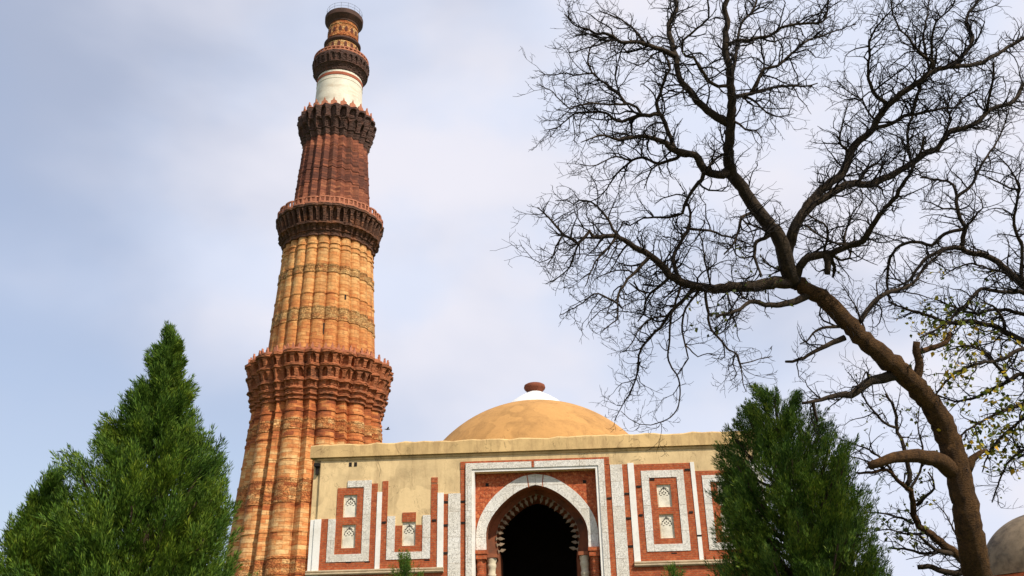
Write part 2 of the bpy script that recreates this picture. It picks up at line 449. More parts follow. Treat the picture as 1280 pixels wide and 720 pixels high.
def balcony(z0, r0, prof, fl, flamp, tiers, mat, parmat, seg, N, merl, rim_r, rim_z):
    """corbelled ring: prof = [(z,r)], tiers = [(z0,z1,stagger,depth)] rows of N small arched niches"""
    zs = set(np.arange(prof[0][0], prof[-1][0], .075)) | {p[0] for p in prof}
    z = np.array(sorted(zs)); a = np.arange(seg) * TWOPI / seg
    pz = [p[0] for p in prof]; pr = [p[1] for p in prof]
    P = np.zeros((len(z), seg, 3)); half = pi / N; wr = np.random.default_rng(int(z0 * 10))
    wear = {t_[0]: wr.uniform(.55, 1.15, N * 2 + 4) for t_ in tiers}; chip = wr.normal(size=(len(z), seg // 6)) * .022
    for i, q in enumerate(z):
        r = np.interp(q, pz, pr) + fl(a) * flamp + np.interp(np.arange(seg), np.arange(seg // 6) * 6, chip[i])
        for t0, t1, stg, dep in tiers:
            if t0 <= q <= t1:
                d = (a - PHI + stg * half) % (2 * half) - half
                x = np.abs(d) / half; h = (q - t0) / (t1 - t0)
                w = .62 if h < .5 else .62 * math.sqrt(max(0, 1 - ((h - .5) / .5) ** 2)) ** 1.1
                cell = np.floor(((a - PHI + stg * half) % TWOPI) / (2 * half)).astype(int)
                r = r - dep * (x < w) * (h > .06) * wear[t0][cell]
                r = r + .10 * (h - .5)
        P[i, :, 0] = r * np.cos(a); P[i, :, 1] = r * np.sin(a); P[i, :, 2] = q
    m = MB(); m.grid(P, True)
    # floor of the gallery
    top = P[-1]; inn = top.copy(); k = (r0 - 1.0) / np.linalg.norm(top[:, :2], axis=1); inn[:, :2] *= k[:, None]
    m.grid(np.array([top, inn]), True)
    o = m.build('balcony', mat, mina)
    m = MB()
    kind, cnt, h, w = merl
    if kind != 'post':
        P = []
        for rq, z_ in ((rim_r - .2, rim_z - .1), (rim_r + .012, rim_z - .1), (rim_r + .012, rim_z + .14), (rim_r - .2, rim_z + .14)):
            q_ = rq + fl(a) * flamp; P.append(np.stack([q_ * np.cos(a), q_ * np.sin(a), a * 0 + z_], -1))
        m.grid(np.array(P), True)
    for k in range(cnt):
        aa = PHI + TWOPI * (k + .5) / cnt; rr_ = rim_r + float(fl(np.array([aa]))[0]) * flamp
        hw = w * .5
        if kind == 'merlon':
            pts = [(-hw, 0), (hw, 0), (hw, h * .55), (hw * .45, h * .72), (hw * .3, h), (-hw * .3, h), (-hw * .45, h * .72), (-hw, h * .55)]
        elif kind == 'spike':
            pts = [(-hw, 0), (hw, 0), (hw, h * .45), (hw * .35, h * .6), (0, h), (-hw * .35, h * .6), (-hw, h * .45)]
        else:
            pts = [(-hw, 0), (hw, 0), (hw, h * .8), (hw * .6, h), (-hw * .6, h), (-hw, h * .8)]
        vv = []
        for rq in (rr_ - .16, rr_):
            for x, zz in pts: vv.append((rq * cos(aa) - x * sin(aa), rq * sin(aa) + x * cos(aa), rim_z + zz))
        n_ = len(pts)
        m.add(vv, [tuple(range(n_, 2 * n_)), tuple(range(n_ - 1, -1, -1))] + [(i, (i + 1) % n_, n_ + (i + 1) % n_, n_ + i) for i in range(n_)])
    if kind == 'post':      # pierced stone rail: posts between a bottom and a top rail
        for zz in (rim_z + .02, rim_z + h - .14):
            P = []
            for rq, z_ in ((rim_r - .15, zz), (rim_r + .01, zz), (rim_r + .01, zz + .13), (rim_r - .15, zz + .13), (rim_r - .15, zz)):
                rr_ = rq + fl(a) * flamp; P.append(np.stack([rr_ * np.cos(a), rr_ * np.sin(a), a * 0 + z_], -1))
            m.grid(np.array(P), True)
    m.build('parapet', parmat, o)
    return o
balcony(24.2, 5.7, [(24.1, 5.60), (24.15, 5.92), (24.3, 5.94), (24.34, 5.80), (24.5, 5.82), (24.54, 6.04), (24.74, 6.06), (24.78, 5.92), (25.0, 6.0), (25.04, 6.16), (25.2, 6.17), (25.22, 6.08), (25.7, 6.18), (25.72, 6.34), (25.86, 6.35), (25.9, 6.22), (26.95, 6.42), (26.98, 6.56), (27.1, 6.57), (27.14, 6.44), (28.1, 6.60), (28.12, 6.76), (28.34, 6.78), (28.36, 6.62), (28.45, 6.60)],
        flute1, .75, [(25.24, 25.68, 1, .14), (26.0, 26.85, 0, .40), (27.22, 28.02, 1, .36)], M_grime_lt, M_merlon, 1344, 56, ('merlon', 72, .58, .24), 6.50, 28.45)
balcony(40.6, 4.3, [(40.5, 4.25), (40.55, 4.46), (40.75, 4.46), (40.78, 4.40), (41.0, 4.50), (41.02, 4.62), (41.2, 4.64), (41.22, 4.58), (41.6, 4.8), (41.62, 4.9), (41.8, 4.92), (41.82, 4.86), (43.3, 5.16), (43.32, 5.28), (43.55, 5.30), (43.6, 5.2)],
        flute2, .45, [(41.0, 41.62, 1, .15), (41.85, 43.25, 0, .42)], M_grime_shade, M_merlon, 1152, 48, ('post', 72, .75, .16), 5.2, 43.6)
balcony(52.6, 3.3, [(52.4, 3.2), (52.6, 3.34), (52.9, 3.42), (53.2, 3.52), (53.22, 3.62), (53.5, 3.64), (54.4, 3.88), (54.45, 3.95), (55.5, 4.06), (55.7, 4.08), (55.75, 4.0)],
        flute3, 1.0, [(53.3, 54.35, 1, .30), (54.5, 55.5, 0, .30)], M_grime_shade_dk, M_merlon, 960, 24, ('spike', 24, .95, .62), 3.9, 55.75)
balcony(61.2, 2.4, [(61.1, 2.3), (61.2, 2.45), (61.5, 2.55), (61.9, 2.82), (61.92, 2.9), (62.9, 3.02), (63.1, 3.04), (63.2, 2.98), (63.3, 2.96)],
        flat, 1.0, [(62.0, 62.85, 0, .18)], M_grime_shade_dk, M_merlon, 720, 30, ('post', 40, .5, .14), 2.95, 63.3)
# crowning cornice and iron railing
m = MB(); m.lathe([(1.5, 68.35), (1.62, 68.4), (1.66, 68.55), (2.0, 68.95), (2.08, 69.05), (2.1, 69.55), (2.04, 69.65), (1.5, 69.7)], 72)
m.build('cornice', M_grime_shade_dk, mina)
m = MB()
for zz in (70.05, 70.45):
    m.tube([(1.95 * cos(t), 1.95 * sin(t), zz) for t in np.linspace(0, TWOPI, 49)], [.012] * 49, 5)
for k in range(16):
    t = TWOPI * k / 16; m.tube([(1.95 * cos(t), 1.95 * sin(t), z) for z in (69.6, 70.1, 70.5)], [.014] * 3, 5)
m.build('railing', M_metal, mina)
m = MB(); m.box(-.5, -.1, -.3, .1, 69.6, 70.2); m.box(.3, .62, -.2, .1, 69.6, 70.0); m.tube([(0, 0, 69.6), (0, 0, 70.9)], [.05, .03], 6)
m.build('rooftop_fixture', M_metal, mina)
# slit windows, near-black boxes for their shade, in the creases of the second and first storey
def slit(z, h, r, da, w=.22):
    a = PHI + rad(da); m = MB(); m.box(r - .5, r, -w / 2, w / 2, -h / 2, h / 2)
    o = m.build('window_slit', M_dark, mina); o.location = (0, 0, z); o.rotation_euler.z = a; return o
slit(39.0, 1.1, 4.12, 0); slit(31.0, 1.1, 4.64, 0); slit(34.3, .5, 4.75, 22, .15); slit(22.0, 1.3, 5.35, -3, .16)

# ------------------------------------------------------------------ gateway
OX, OY = 0.703, 34.0
YAW = rad(-2.5)
gate = empty('gateway', (OX, OY, 0), YAW)
tag(gate, 'square domed gateway with yellow plaster, red and white panels and a dark archway', 'building')
D_ = 17.2

def slab(rect, holes, yf, yb, name, mat, ripple=0):
    """flat slab facing -y with rectangular holes cut through it"""
    x0, x1, z0, z1 = rect
    xs = sorted({x0, x1} | {q for h in holes for q in h[:2] if x0 < q < x1})
    zs = sorted({z0, z1} | {q for h in holes for q in h[2:] if z0 < q < z1})
    m = MB()
    inside = lambda x, z: any(h[0] < x < h[1] and h[2] < z < h[3] for h in holes)
    solid = {}
    for i in range(len(xs) - 1):
        for j in range(len(zs) - 1):
            solid[i, j] = not inside((xs[i] + xs[i + 1]) / 2, (zs[j] + zs[j + 1]) / 2)
    for (i, j), s_ in solid.items():
        if not s_: continue
        a, b, c, d = xs[i], xs[i + 1], zs[j], zs[j + 1]
        m.add([(a, yf, c), (b, yf, c), (b, yf, d), (a, yf, d)], [(0, 1, 2, 3)])
        if not solid.get((i - 1, j)): m.add([(a, yb, c), (a, yf, c), (a, yf, d), (a, yb, d)], [(0, 1, 2, 3)])
        if not solid.get((i + 1, j)): m.add([(b, yf, c), (b, yb, c), (b, yb, d), (b, yf, d)], [(0, 1, 2, 3)])
        if not solid.get((i, j - 1)): m.add([(a, yb, c), (b, yb, c), (b, yf, c), (a, yf, c)], [(0, 1, 2, 3)])
        if not solid.get((i, j + 1)): m.add([(a, yf, d), (b, yf, d), (b, yb, d), (a, yb, d)], [(0, 1, 2, 3)])
    return m.build(name, mat, gate)

niL = [(-7.25, -6.74, 7.35, 8.18), (-7.25, -6.74, 6.23, 7.08), (-4.99, -4.49, 6.25, 7.11)]
niR = [(4.52, 5.04, 7.37, 8.20), (4.52, 5.04, 6.25, 7.11), (6.76, 7.28, 7.37, 8.20), (6.76, 7.28, 6.25, 7.11)]
bay = (-2.30, 2.30, -1, 8.88)
slab((-8.22, 8.22, 0, 9.66), niL + niR + [bay], 0, .3, 'wall', M_plaster)
# returns, back, roof, corner strips
m = MB(); m.box(-8.5, -8.22, .1, .6, 0, 9.66); m.build('corner_strip', M_plaster, gate)
m = MB(); m.box(8.22, 8.5, .1, .6, 0, 9.66); m.build('corner_strip', M_plaster, gate)
m = MB(); m.box(-8.5, -7.6, .601, D_, 0, 9.66); m.build('side_wall', M_plaster, gate)
m = MB(); m.box(7.6, 8.5, .601, D_, 0, 9.66); m.build('side_wall', M_plaster, gate)
m = MB(); m.box(-7.6, 7.6, D_ - .9, D_, 0, 9.66); m.build('back_wall', M_plaster, gate)
m = MB(); m.box(-8.5, 8.5, .05, D_, 9.665, 9.8); m.build('roof', M_parapet, gate)
# parapet, with a slightly uneven top
random.seed(3)
m = MB(); xs = np.linspace(-8.62, 8.62, 48); top = [10.13 + random.uniform(-.045, .03) for _ in xs]
for yf, yb in ((-.13, .35),):
    P = np.array([[(x, yb, 9.62) for x in xs], [(x, yf, 9.62) for x in xs], [(x, yf - .0, 9.66) for x in xs], [(x, yf + random.uniform(-.008, .008), t - .05) for x, t in zip(xs, top)], [(x, yf + .05, t) for x, t in zip(xs, top)], [(x, yb, t - .01) for x, t in zip(xs, top)]])
    m.grid(P)
    for k in (0, -1): m.add(P[:, k], [tuple(range(6)) if k else tuple(range(5, -1, -1))])
m.box(-8.62, -8.2, .351, D_, 9.66, 10.1); m.box(8.2, 8.62, .351, D_, 9.66, 10.1); m.box(-8.2, 8.2, D_ - .4, D_, 9.8, 10.1)
m.build('parapet', M_parapet, gate)
m = MB(); m.box(-8.34, 8.5, -.035, .0, 9.52, 9.60); m.build('ledge', M_parapet, gate)
# drain holes drawn as near-black boxes for their shade, and rain spout at the corner
for x in (-7.12, -6.92): 
    m = MB(); m.box(x, x + .11, -.012, .04, 9.26, 9.42); m.build('drain_hole', M_dark, gate)
m = MB(); m.box(-8.46, -8.25, -.1, .15, 9.3, 9.42); m.box(-8.4, -8.3, -.02, .1, 9.0, 9.3); m.build('rain_spout', M_dark, gate)

R_ = -.025; W_ = -.05
def red(x0, x1, z0, z1, holes=(), y=R_, name='red_panel', mat=None): return slab((x0, x1, z0, z1), list(holes), y, .001, name, mat or M_brick)
def white(x0, x1, z0, z1, y=W_, mat=None, name='marble_strip'): return slab((x0, x1, z0, z1), [], y, .001, name, mat or M_marble)
# left half: much of the facing has fallen off and been plastered over
red(-8.05, -7.78, 5.46, 7.31); red(-7.78, -6.2, 5.46, 5.74); red(-6.2, -5.97, 5.46, 8.58); red(-5.79, -5.57, 5.46, 8.66)
red(-7.50, -6.49, 6.01, 8.44, niL[:2], name='niche_surround')
red(-5.57, -3.93, 5.46, 5.77); red(-5.26, -4.23, 6.03, 6.99, [niL[2]], name='niche_surround')
red(-5.0, -4.49, 7.112, 7.46); red(-3.93, -3.68, 5.46, 8.50); red(-3.93, -3.69, 8.54, 8.74)
red(-3.45, -3.28, 1.2, 8.10); red(-2.82, -2.62, 1.2, 9.02)
red(-8.3, -3.45, 1.2, 5.27, name='brick_wall'); red(3.5, 8.3, 1.2, 5.27, name='brick_wall')
o = slab((-7.78, -6.20, 5.74, 7.30), [(-7.50, -6.49, 6.01, 9)], W_, .001, 'marble_frame', M_marble); o['label'] = 'broken marble frame with its upper left part missing'
white(-6.49, -6.20, 7.303, 8.71); white(-7.12, -6.493, 8.46, 8.71)
o = slab((-5.56, -3.94, 5.77, 7.34), [(-5.26, -4.23, 6.03, 9)], W_, .001, 'marble_frame', M_marble); o['label'] = 'marble frame with its top missing'
white(-5.97, -5.79, 5.46, 8.25, mat=M_marble_plain); white(-3.68, -3.45, 5.46, 8.15, mat=M_marble_plain); white(-3.28, -2.82, 1.2, 8.11)
m = MB(); m.box(-8.46, -8.30, -.03, .1, 1.2, 7.29); m.box(-8.30, -8.05, -.07, .1, 1.2, 7.30); m.build('corner_marble', M_marble_plain, gate)
m = MB(); m.box(8.30, 8.46, -.03, .1, 1.2, 9.0); m.box(8.05, 8.30, -.07, .1, 1.2, 9.0); m.build('corner_marble', M_marble_plain, gate)
# right half, whole
white(2.84, 3.29, 1.2, 9.00); red(3.29, 3.5, 1.2, 9.0); white(3.5, 3.73, 5.46, 9.04, mat=M_marble_plain)
red(2.62, 2.84, 1.2, 9.02)
red(3.73, 5.84, 5.46, 8.98, niR[:2]); white(5.84, 5.99, 5.46, 9.0, mat=M_marble_plain); red(5.99, 8.05, 5.46, 8.66, niR[2:])
for x0 in (3.98, 6.23):
    slab((x0, x0 + 1.58, 5.79, 8.73 if x0 < 5 else 8.49), [(x0 + .28, x0 + 1.31, 6.04, 8.46 if x0 < 5 else 8.24)], W_, R_ - .001, 'marble_frame', M_marble)
# mouldings (string course) under the panels
def mould(x0, x1):
    m = MB(); pr = [(.0, 5.272), (-.10, 5.272), (-.10, 5.30), (-.15, 5.31), (-.15, 5.35), (-.09, 5.37), (-.13, 5.40), (-.13, 5.44), (-.05, 5.458), (.0, 5.458)]
    P = np.array([[(x, y, z) for x in (x0, x1)] for y, z in pr]); m.grid(P)
    n_ = len(pr); m.add([(x0, y, z) for y, z in pr], [tuple(range(n_))]); m.add([(x1, y, z) for y, z in pr], [tuple(range(n_ - 1, -1, -1))])
    return m.build('string_course', M_mould, gate)
mould(-8.5, -3.43); mould(3.49, 8.5)
m = MB(); m.box(-8.9, -2.4, -.5, .3, 0, 1.2); m.build('plinth', M_brick, gate)
m = MB(); m.box(2.4, 8.9, -.5, .3, 0, 1.2); m.build('plinth', M_brick, gate)

# niches: cream slab with a carved pointed-arch tracery in its upper half
def niche(x0, x1, z0, z1):
    m = MB(); m.box(x0 - .02, x1 + .02, .045, .12, z0 - .02, z1 + .02); o = m.build('niche_panel', M_niche, gate)
    cx, w, h = (x0 + x1) / 2, x1 - x0, z1 - z0; g_ = MB()
    def blob(x, z, rx, rz, rot=0, n=10):
        p = [(x + rx * cos(t) * cos(rot) - rz * sin(t) * sin(rot), z + rx * cos(t) * sin(rot) + rz * sin(t) * cos(rot)) for t in np.linspace(0, TWOPI, n, endpoint=False)]
        v = [(a, .041, b) for a, b in p] + [(a, .047, b) for a, b in p]
        g_.add(v, [tuple(range(n))[::-1]] + [(i, (i + 1) % n, n + (i + 1) % n, n + i) for i in range(n)])
    zt = z0 + h * .60
    blob(cx, z0 + h * .84, .035, .05)
    for s in (-1, 1):
        blob(cx + s * w * .13, z0 + h * .80, .022, .05, s * .6); blob(cx + s * w * .25, z0 + h * .71, .02, .055, s * .9)
        blob(cx + s * w * .33, zt, .018, .045, s * .2); blob(cx + s * w * .12, z0 + h * .64, .028, .03); blob(cx + s * w * .22, z0 + h * .53, .035, .016)
    blob(cx, z0 + h * .70, .02, .035); blob(cx, z0 + h * .57, .045, .014)
    g_.build('tracery', M_groove, o)
    f_ = MB()       # raised pointed arch rib around the tracery
    pts = [(cx + w * .42 * s_, zz) for s_, zz in ((-1, z0 + h * .06), (-1, zt))] + [(cx - w * .30, z0 + h * .80), (cx, z0 + h * .95), (cx + w * .30, z0 + h * .80), (cx + w * .42, zt), (cx + w * .42, z0 + h * .06)]
    f_.tube([(a, .043, b) for a, b in pts], [.014] * len(pts), 5); f_.build('arch_rib', M_niche, o)
    return o
for q in niL + niR: niche(*q)

# projecting rectangular frame of the archway
def rect_frame(x, zt, w, y0, y1, name, mat, zb=1.2):
    m = MB(); m.box(-x, -x + w, y0, y1, zb, zt); m.box(x - w, x, y0, y1, zb, zt); m.box(-x + w, x - w, y0, y1, zt - w, zt)
    return m.build(name, mat, gate)
m = MB(); m.box(-2.82, 2.82, -.04, .002, 9.225, 9.30); m.box(-2.82, -2.625, -.04, .002, 9.02, 9.225); m.box(2.625, 2.82, -.04, .002, 9.02, 9.225)
m.build('red_border', M_brick, gate)
rect_frame(2.62, 9.22, .23, -.09, .05, 'marble_portal_frame', M_marble)
rect_frame(2.388, 8.988, .10, -.05, .34, 'inner_portal_frame', M_marble_plain)
m = MB(); m.box(-.12, -.02, -.094, -.05, 8.992, 9.218); m.build('red_patch', M_brick, gate)

def smooth(half, n=10):
    """mirror a half arch profile (apex first) and resample it"""
    p = np.array(half); out = []
    for i in range(len(p) - 1):
        p0, p1, p2, p3 = p[max(i - 1, 0)], p[i], p[i + 1], p[min(i + 2, len(p) - 1)]
        if i == 0: p0 = p1 - (p2 - p1) * .8
        for t in np.linspace(0, 1, n, endpoint=False):
            out.append(.5 * ((2 * p1) + (p2 - p0) * t + (2 * p0 - 5 * p1 + 4 * p2 - p3) * t ** 2 + (3 * p1 - p0 - 3 * p2 + p3) * t ** 3))
    out.append(p[-1]); out = np.array(out); out[0, 0] = 0
    L_ = out[::-1].copy(); L_[:, 0] *= -1
    return np.concatenate([L_[:-1], out])
def arch_panel(inner, outer, yf, yb, name, mat, soffit=True, outer_side=False):
    """sheet between two matching point rows, with the soffit of the opening"""
    m = MB(); A = np.array([(x, yf, z) for x, z in outer]); B = np.array([(x, yf, z) for x, z in inner])
    m.grid(np.array([A, B]))
    if soffit: m.grid(np.array([B, [(x, yb, z) for x, z in inner]]))
    if outer_side: m.grid(np.array([[(x, yb, z) for x, z in outer], A]))
    return m.build(name, mat, gate)
ZS = 6.04
outW = smooth([(0, 8.80), (.5, 8.715), (1.03, 8.45), (1.62, 7.97), (2.05, 7.37), (2.25, 6.77), (2.26, ZS)])
inW = smooth([(0, 8.39), (.42, 8.28), (.9, 8.02), (1.40, 7.58), (1.74, 7.12), (1.88, 6.70), (1.88, ZS)])
def rect_row(pts, x, zt, zb):
    out = []; c = np.array([0, zb + 1.0])
    for i, (a, b) in enumerate(pts):
        d = np.array([a, b]) - c
        k = min([x / abs(d[0]) if abs(d[0]) > 1e-6 else 9e9, (zt - c[1]) / d[1] if d[1] > 1e-6 else 9e9])
        q = c + d * k; q[1] = max(q[1], zb); out.append(q)
    return np.array(out)
arch_panel(outW, rect_row(outW, 2.31, 8.95, ZS), .30, .4, 'spandrel', M_spandrel, False)
arch_panel(inW, outW, .24, 1.31, 'marble_arch', M_marble, False, True)
arch_panel(inW * 1.0005, inW, .242, 1.31, 'arch_soffit', M_reveal, True)
for x0, x1 in ((-.27, -.235), (.235, .27)):    # red joints either side of the keystone
    m = MB(); m.add([(x0, .234, 8.30), (x1, .234, 8.30), (x1 + (.06 if x0 > 0 else -.06), .234, 8.80), (x0 + (.06 if x0 > 0 else -.06), .234, 8.80),
                     (x0, .246, 8.30), (x1, .246, 8.30), (x1 + (.06 if x0 > 0 else -.06), .246, 8.80), (x0 + (.06 if x0 > 0 else -.06), .246, 8.80)], [(0, 1, 2, 3), (0, 3, 7, 4), (1, 5, 6, 2)])
    m.build('red_joint', M_brick, gate)
# second, horseshoe arch set back in the reveal, and the passage behind it
YB = 1.30
opn = smooth([(0, 8.21), (.30, 8.13), (.62, 7.97), (1.20, 7.48), (1.47, 7.08), (1.57, 6.66), (1.55, 6.36), (1.47, 6.0)])
inW2 = inW.copy(); 
o2 = np.array([inW[int(round(i * (len(inW) - 1) / (len(opn) - 1)))] for i in range(len(opn))]) * [1.02, 1.0]
o2[:, 1] = np.maximum(o2[:, 1], 6.0)
o2[0, 1] = o2[-1, 1] = 6.0
arch_panel(opn, o2, YB, 3.2, 'inner_arch', M_reveal)
for s in (-1, 1):
    m = MB(); a, b = sorted((s * 1.47, s * 2.35)); m.box(a, b, YB, 3.2, 0, 6.0); m.build('jamb', M_reveal, gate)
# lotus-bud fringe along the edge of the inner arch
seglen = np.concatenate([[0], np.cumsum(np.linalg.norm(np.diff(opn, axis=0), axis=1))])
nb = 25
for k in range(nb):
    s = seglen[-1] * (k + .5) / nb; x = np.interp(s, seglen, opn[:, 0]); z = np.interp(s, seglen, opn[:, 1])
    x2 = np.interp(s + .02, seglen, opn[:, 0]); z2 = np.interp(s + .02, seglen, opn[:, 1])
    tx, tz = x2 - x, z2 - z; q = math.hypot(tx, tz); tx, tz = tx / q, tz / q
    nx, nz_ = tz, -tx                           # towards the opening
    prof = [(-.085, 0), (-.025, .05), (-.025, .09), (-.065, .14), (-.05, .20), (0, .31), (.05, .20), (.065, .14), (.025, .09), (.025, .05), (.085, 0)]
    v = []
    for y in (YB - .045, YB + .07):
        kb = 1 + .16 * sin(k * 2.7) * cos(k * 1.3)
        for a, b in prof: v.append((x + tx * a + nx * b * kb - nx * .02, y, z + tz * a + nz_ * b * kb - nz_ * .02))
    n_ = len(prof); m = MB(); m.add(v, [tuple(range(n_)), tuple(range(2 * n_ - 1, n_ - 1, -1))] + [(i, n_ + i, n_ + (i + 1) % n_, (i + 1) % n_) for i in range(n_)])
    m.build('lotus_bud', M_bud, gate)
# imposts and engaged columns
for s in (-1, 1):
    m = MB(); a, b = sorted((s * 1.86, s * 2.29)); m.box(a, b, .06, YB, 5.90, 6.035); m.box(a + .03, b - .02, .10, YB, 5.72, 5.898); m.build('impost', M_brick, gate)
    m = MB(); a, b = sorted((s * 1.5, s * 1.9)); m.box(a, b, .42, YB, 5.80, 5.93); m.build('capital_slab', M_reveal, gate)
    def colm(x, y, r, name, mat):
        m = MB(); pr = [(r * .9, 0.2), (r * 1.25, .3), (r * 1.25, .6), (r, .7)]
        z = .9
        while z < 5.0: pr += [(r, z), (r, z + .5), (r * 1.08, z + .54), (r * 1.08, z + .62), (r, z + .66)]; z += .86
        pr += [(r, 5.10), (r * 1.15, 5.14), (r * 1.15, 5.22), (r * .95, 5.25), (r * 1.05, 5.42), (r * 1.2, 5.48), (r * 1.2, 5.56), (r * 1.05, 5.6), (r * 1.3, 5.70), (r * 1.3, 5.79)]
        m.lathe(pr, 20, x, y); return m.build(name, mat, gate, True)
    colm(s * 1.72, .62, .14, 'cream_column', M_cream); colm(s * 2.10, .30, .13, 'red_column', M_brick)
    m = MB(); a, b = sorted((s * 1.92, s * 2.31)); m.box(a, b, .45, YB, 0, 5.719); m.build('jamb', M_brick, gate)
# unlit chamber behind the passage
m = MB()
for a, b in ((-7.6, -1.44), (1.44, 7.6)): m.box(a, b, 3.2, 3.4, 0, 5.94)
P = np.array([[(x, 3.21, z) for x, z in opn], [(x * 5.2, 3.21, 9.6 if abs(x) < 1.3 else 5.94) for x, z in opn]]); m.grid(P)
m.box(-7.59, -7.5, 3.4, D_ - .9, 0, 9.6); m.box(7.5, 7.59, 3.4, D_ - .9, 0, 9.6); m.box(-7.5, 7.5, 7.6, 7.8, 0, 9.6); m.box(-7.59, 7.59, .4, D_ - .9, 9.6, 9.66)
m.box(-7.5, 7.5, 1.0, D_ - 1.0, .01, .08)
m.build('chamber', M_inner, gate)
# putlog holes: near-black boxes paint the shade of square holes in the facing
for x, z in ((-2.72, 7.80), (-2.72, 7.02), (2.73, 7.75), (-3.36, 7.80), (-3.36, 6.95), (-3.36, 5.95), (3.40, 7.9), (3.40, 6.0), (3.40, 7.0), (-3.80, 7.14), (-5.68, 7.12), (3.86, 8.15), (3.86, 7.10), (5.70, 7.15), (5.72, 8.72), (5.92, 6.3), (4.38, 8.40)):
    w = random.uniform(.06, .1); y = .0
    m = MB(); m.box(x - w, x + w, R_ - .026, R_ + .01, z - .035, z + .035); m.build('putlog_hole', M_dark, gate)
for x in (-1.84, 1.86):
    m = MB(); m.box(x - .06, x + .06, .29, .34, 8.40, 8.52); m.build('putlog_hole', M_dark, gate)
for x in (-6.95, -6.25, -4.05, 4.95):
    m = MB(); m.box(x - .1, x + .1, R_ - .004, R_ + .01, 5.69, 5.735); m.build('putlog_hole', M_dark, gate)

# dome
DZ, DR, DYc = 7.72, 6.22, 8.6
pr = []
for t in np.linspace(rad(14), rad(87), 44):
    k = 1 + .0 * sin(t); pr.append((DR * cos(t), DZ + DR * sin(t)))
m = MB(); m.lathe(pr, 128); m.build('dome', M_dome, gate, True, (-0.08, DYc, 0))
dome = bpy.data.objects['dome']
m = MB(); m.lathe([(5.7, 9.75), (5.7, 9.6)], 8); 
m = MB(); m.lathe([(1.50, 13.72), (1.46, 13.80), (1.20, 14.02), (.85, 14.26), (.58, 14.42), (.42, 14.50), (.38, 14.54), (.1, 14.54)], 64); m.build('limewashed_cap', M_white, dome, True)
m = MB(); m.lathe([(.34, 14.50), (.36, 14.58), (.50, 14.72), (.53, 14.80), (.50, 14.92), (.40, 14.98), (.30, 14.94), (.05, 14.94)], 48); m.build('finial', M_finial, dome, True)

# ------------------------------------------------------------------ far tomb at the right edge
TD = 62.0
c = UN(1320, 713, TD)
tomb = empty('tomb', (c[0], c[1], 0))
tag(tomb, 'small weathered grey stone dome over a red band behind the tree trunk', 'building')
zb = c[2]
M_tomb = simple_stone('mossy_grey_plaster', (.21, .155, .097), .6, 1.4, dirtcol=(.05, .038, .03), dirtamt=1.0, dirtscale=(.7, .7, 1.0))
rD = 84 / FPX * TD
m = MB(); m.lathe([(rD * cos(t), zb - .3 + rD * .92 * sin(t)) for t in np.linspace(0, rad(89), 30)], 72); m.build('dome', M_tomb, tomb, True)
m = MB(); m.lathe([(rD + .25, zb - 1.0), (rD + .25, zb - .35), (rD + .1, zb - .25), (rD - .3, zb - .2)], 8); m.build('drum', M_brick, tomb)
m = MB(); w = rD + 1.0; m.box(-w, w, -w, w, zb - 1.35, zb - 1.05); m.build('cornice', M_mould, tomb)
m = MB(); w = rD + .7; m.box(-w, w, -w, w, 0, zb - 1.35); m.build('wall', M_brick, tomb)

# ------------------------------------------------------------------ conifers
def leaf_mat(name, cols, trans=.16):
    t = NT(name, .6); t.b.inputs['Specular IOR Level'].default_value = .2
    ge = t.n('ShaderNodeNewGeometry'); c = t.ramp(ge.outputs['Random Per Island'], cols)
    oo = t.noise(t.obj(), 1.7, 3, .6)
    c = t.mix(t.mr(oo, .45, .65, 0, .9), c, t.mix(1.0, c, (1.7, 1.3, .8), 'MULTIPLY')); c = t.mix(t.mr(oo, .46, .34, 0, .8), c, t.mix(1.0, c, (.62, .7, .7), 'MULTIPLY'))
    bn = t.noise(t.obj(), 5.5, 3, .6); c = t.mix(t.mr(bn, .66, .74, 0, .35), c, (.14, .10, .03))
    t.color(c)
    tr = t.n('ShaderNodeBsdfTranslucent'); t.l(c, tr.inputs[0]); mx = t.n('ShaderNodeMixShader'); mx.inputs[0].default_value = trans
    out = t.t.nodes['Material Output']; t.l(t.b.outputs[0], mx.inputs[1]); t.l(tr.outputs[0], mx.inputs[2]); t.l(mx.outputs[0], out.inputs[0])
    return t.m
M_conA = leaf_mat('conifer_leaves', [(0, (.022, .050, .008)), (.35, (.055, .115, .012)), (.75, (.095, .185, .020)), (1, (.17, .25, .035))])
M_conB = leaf_mat('conifer_leaves_blue', [(0, (.020, .048, .009)), (.4, (.052, .112, .013)), (.8, (.098, .18, .022)), (1, (.17, .23, .04))])
def bark_mat(name, c0, c1, sc=(6, 6, 1.2), bump=.9):
    t = NT(name, .9)
    a = t.noise(t.mapping(t.obj(), sc), 2., 7, .68, .5); b = t.noise(t.obj(), .9, 4, .6)
    c = t.ramp(a, [(.3, c0), (.68, c1)])
    c = t.mix(t.mr(b, .42, .65, 0, .6), c, tuple(x * .5 for x in c1))
    f = t.noise(t.mapping(t.obj(), (1, 1, 2.5)), 24, 5, .7, .4); k = t.noise(t.obj(), 5, 3, .6)
    c = t.mix(t.mr(f, .5, .66, 0, .6), c, tuple(x * .45 for x in c0)); c = t.mix(t.mr(k, .62, .7, 0, .5), c, tuple(min(1, x * 1.5) for x in c1))
    t.color(c); t.bump(t.math('ADD', a, f), bump, .03)
    return t.m
M_bark0 = bark_mat('conifer_bark', (.05, .03, .02), (.13, .085, .055))

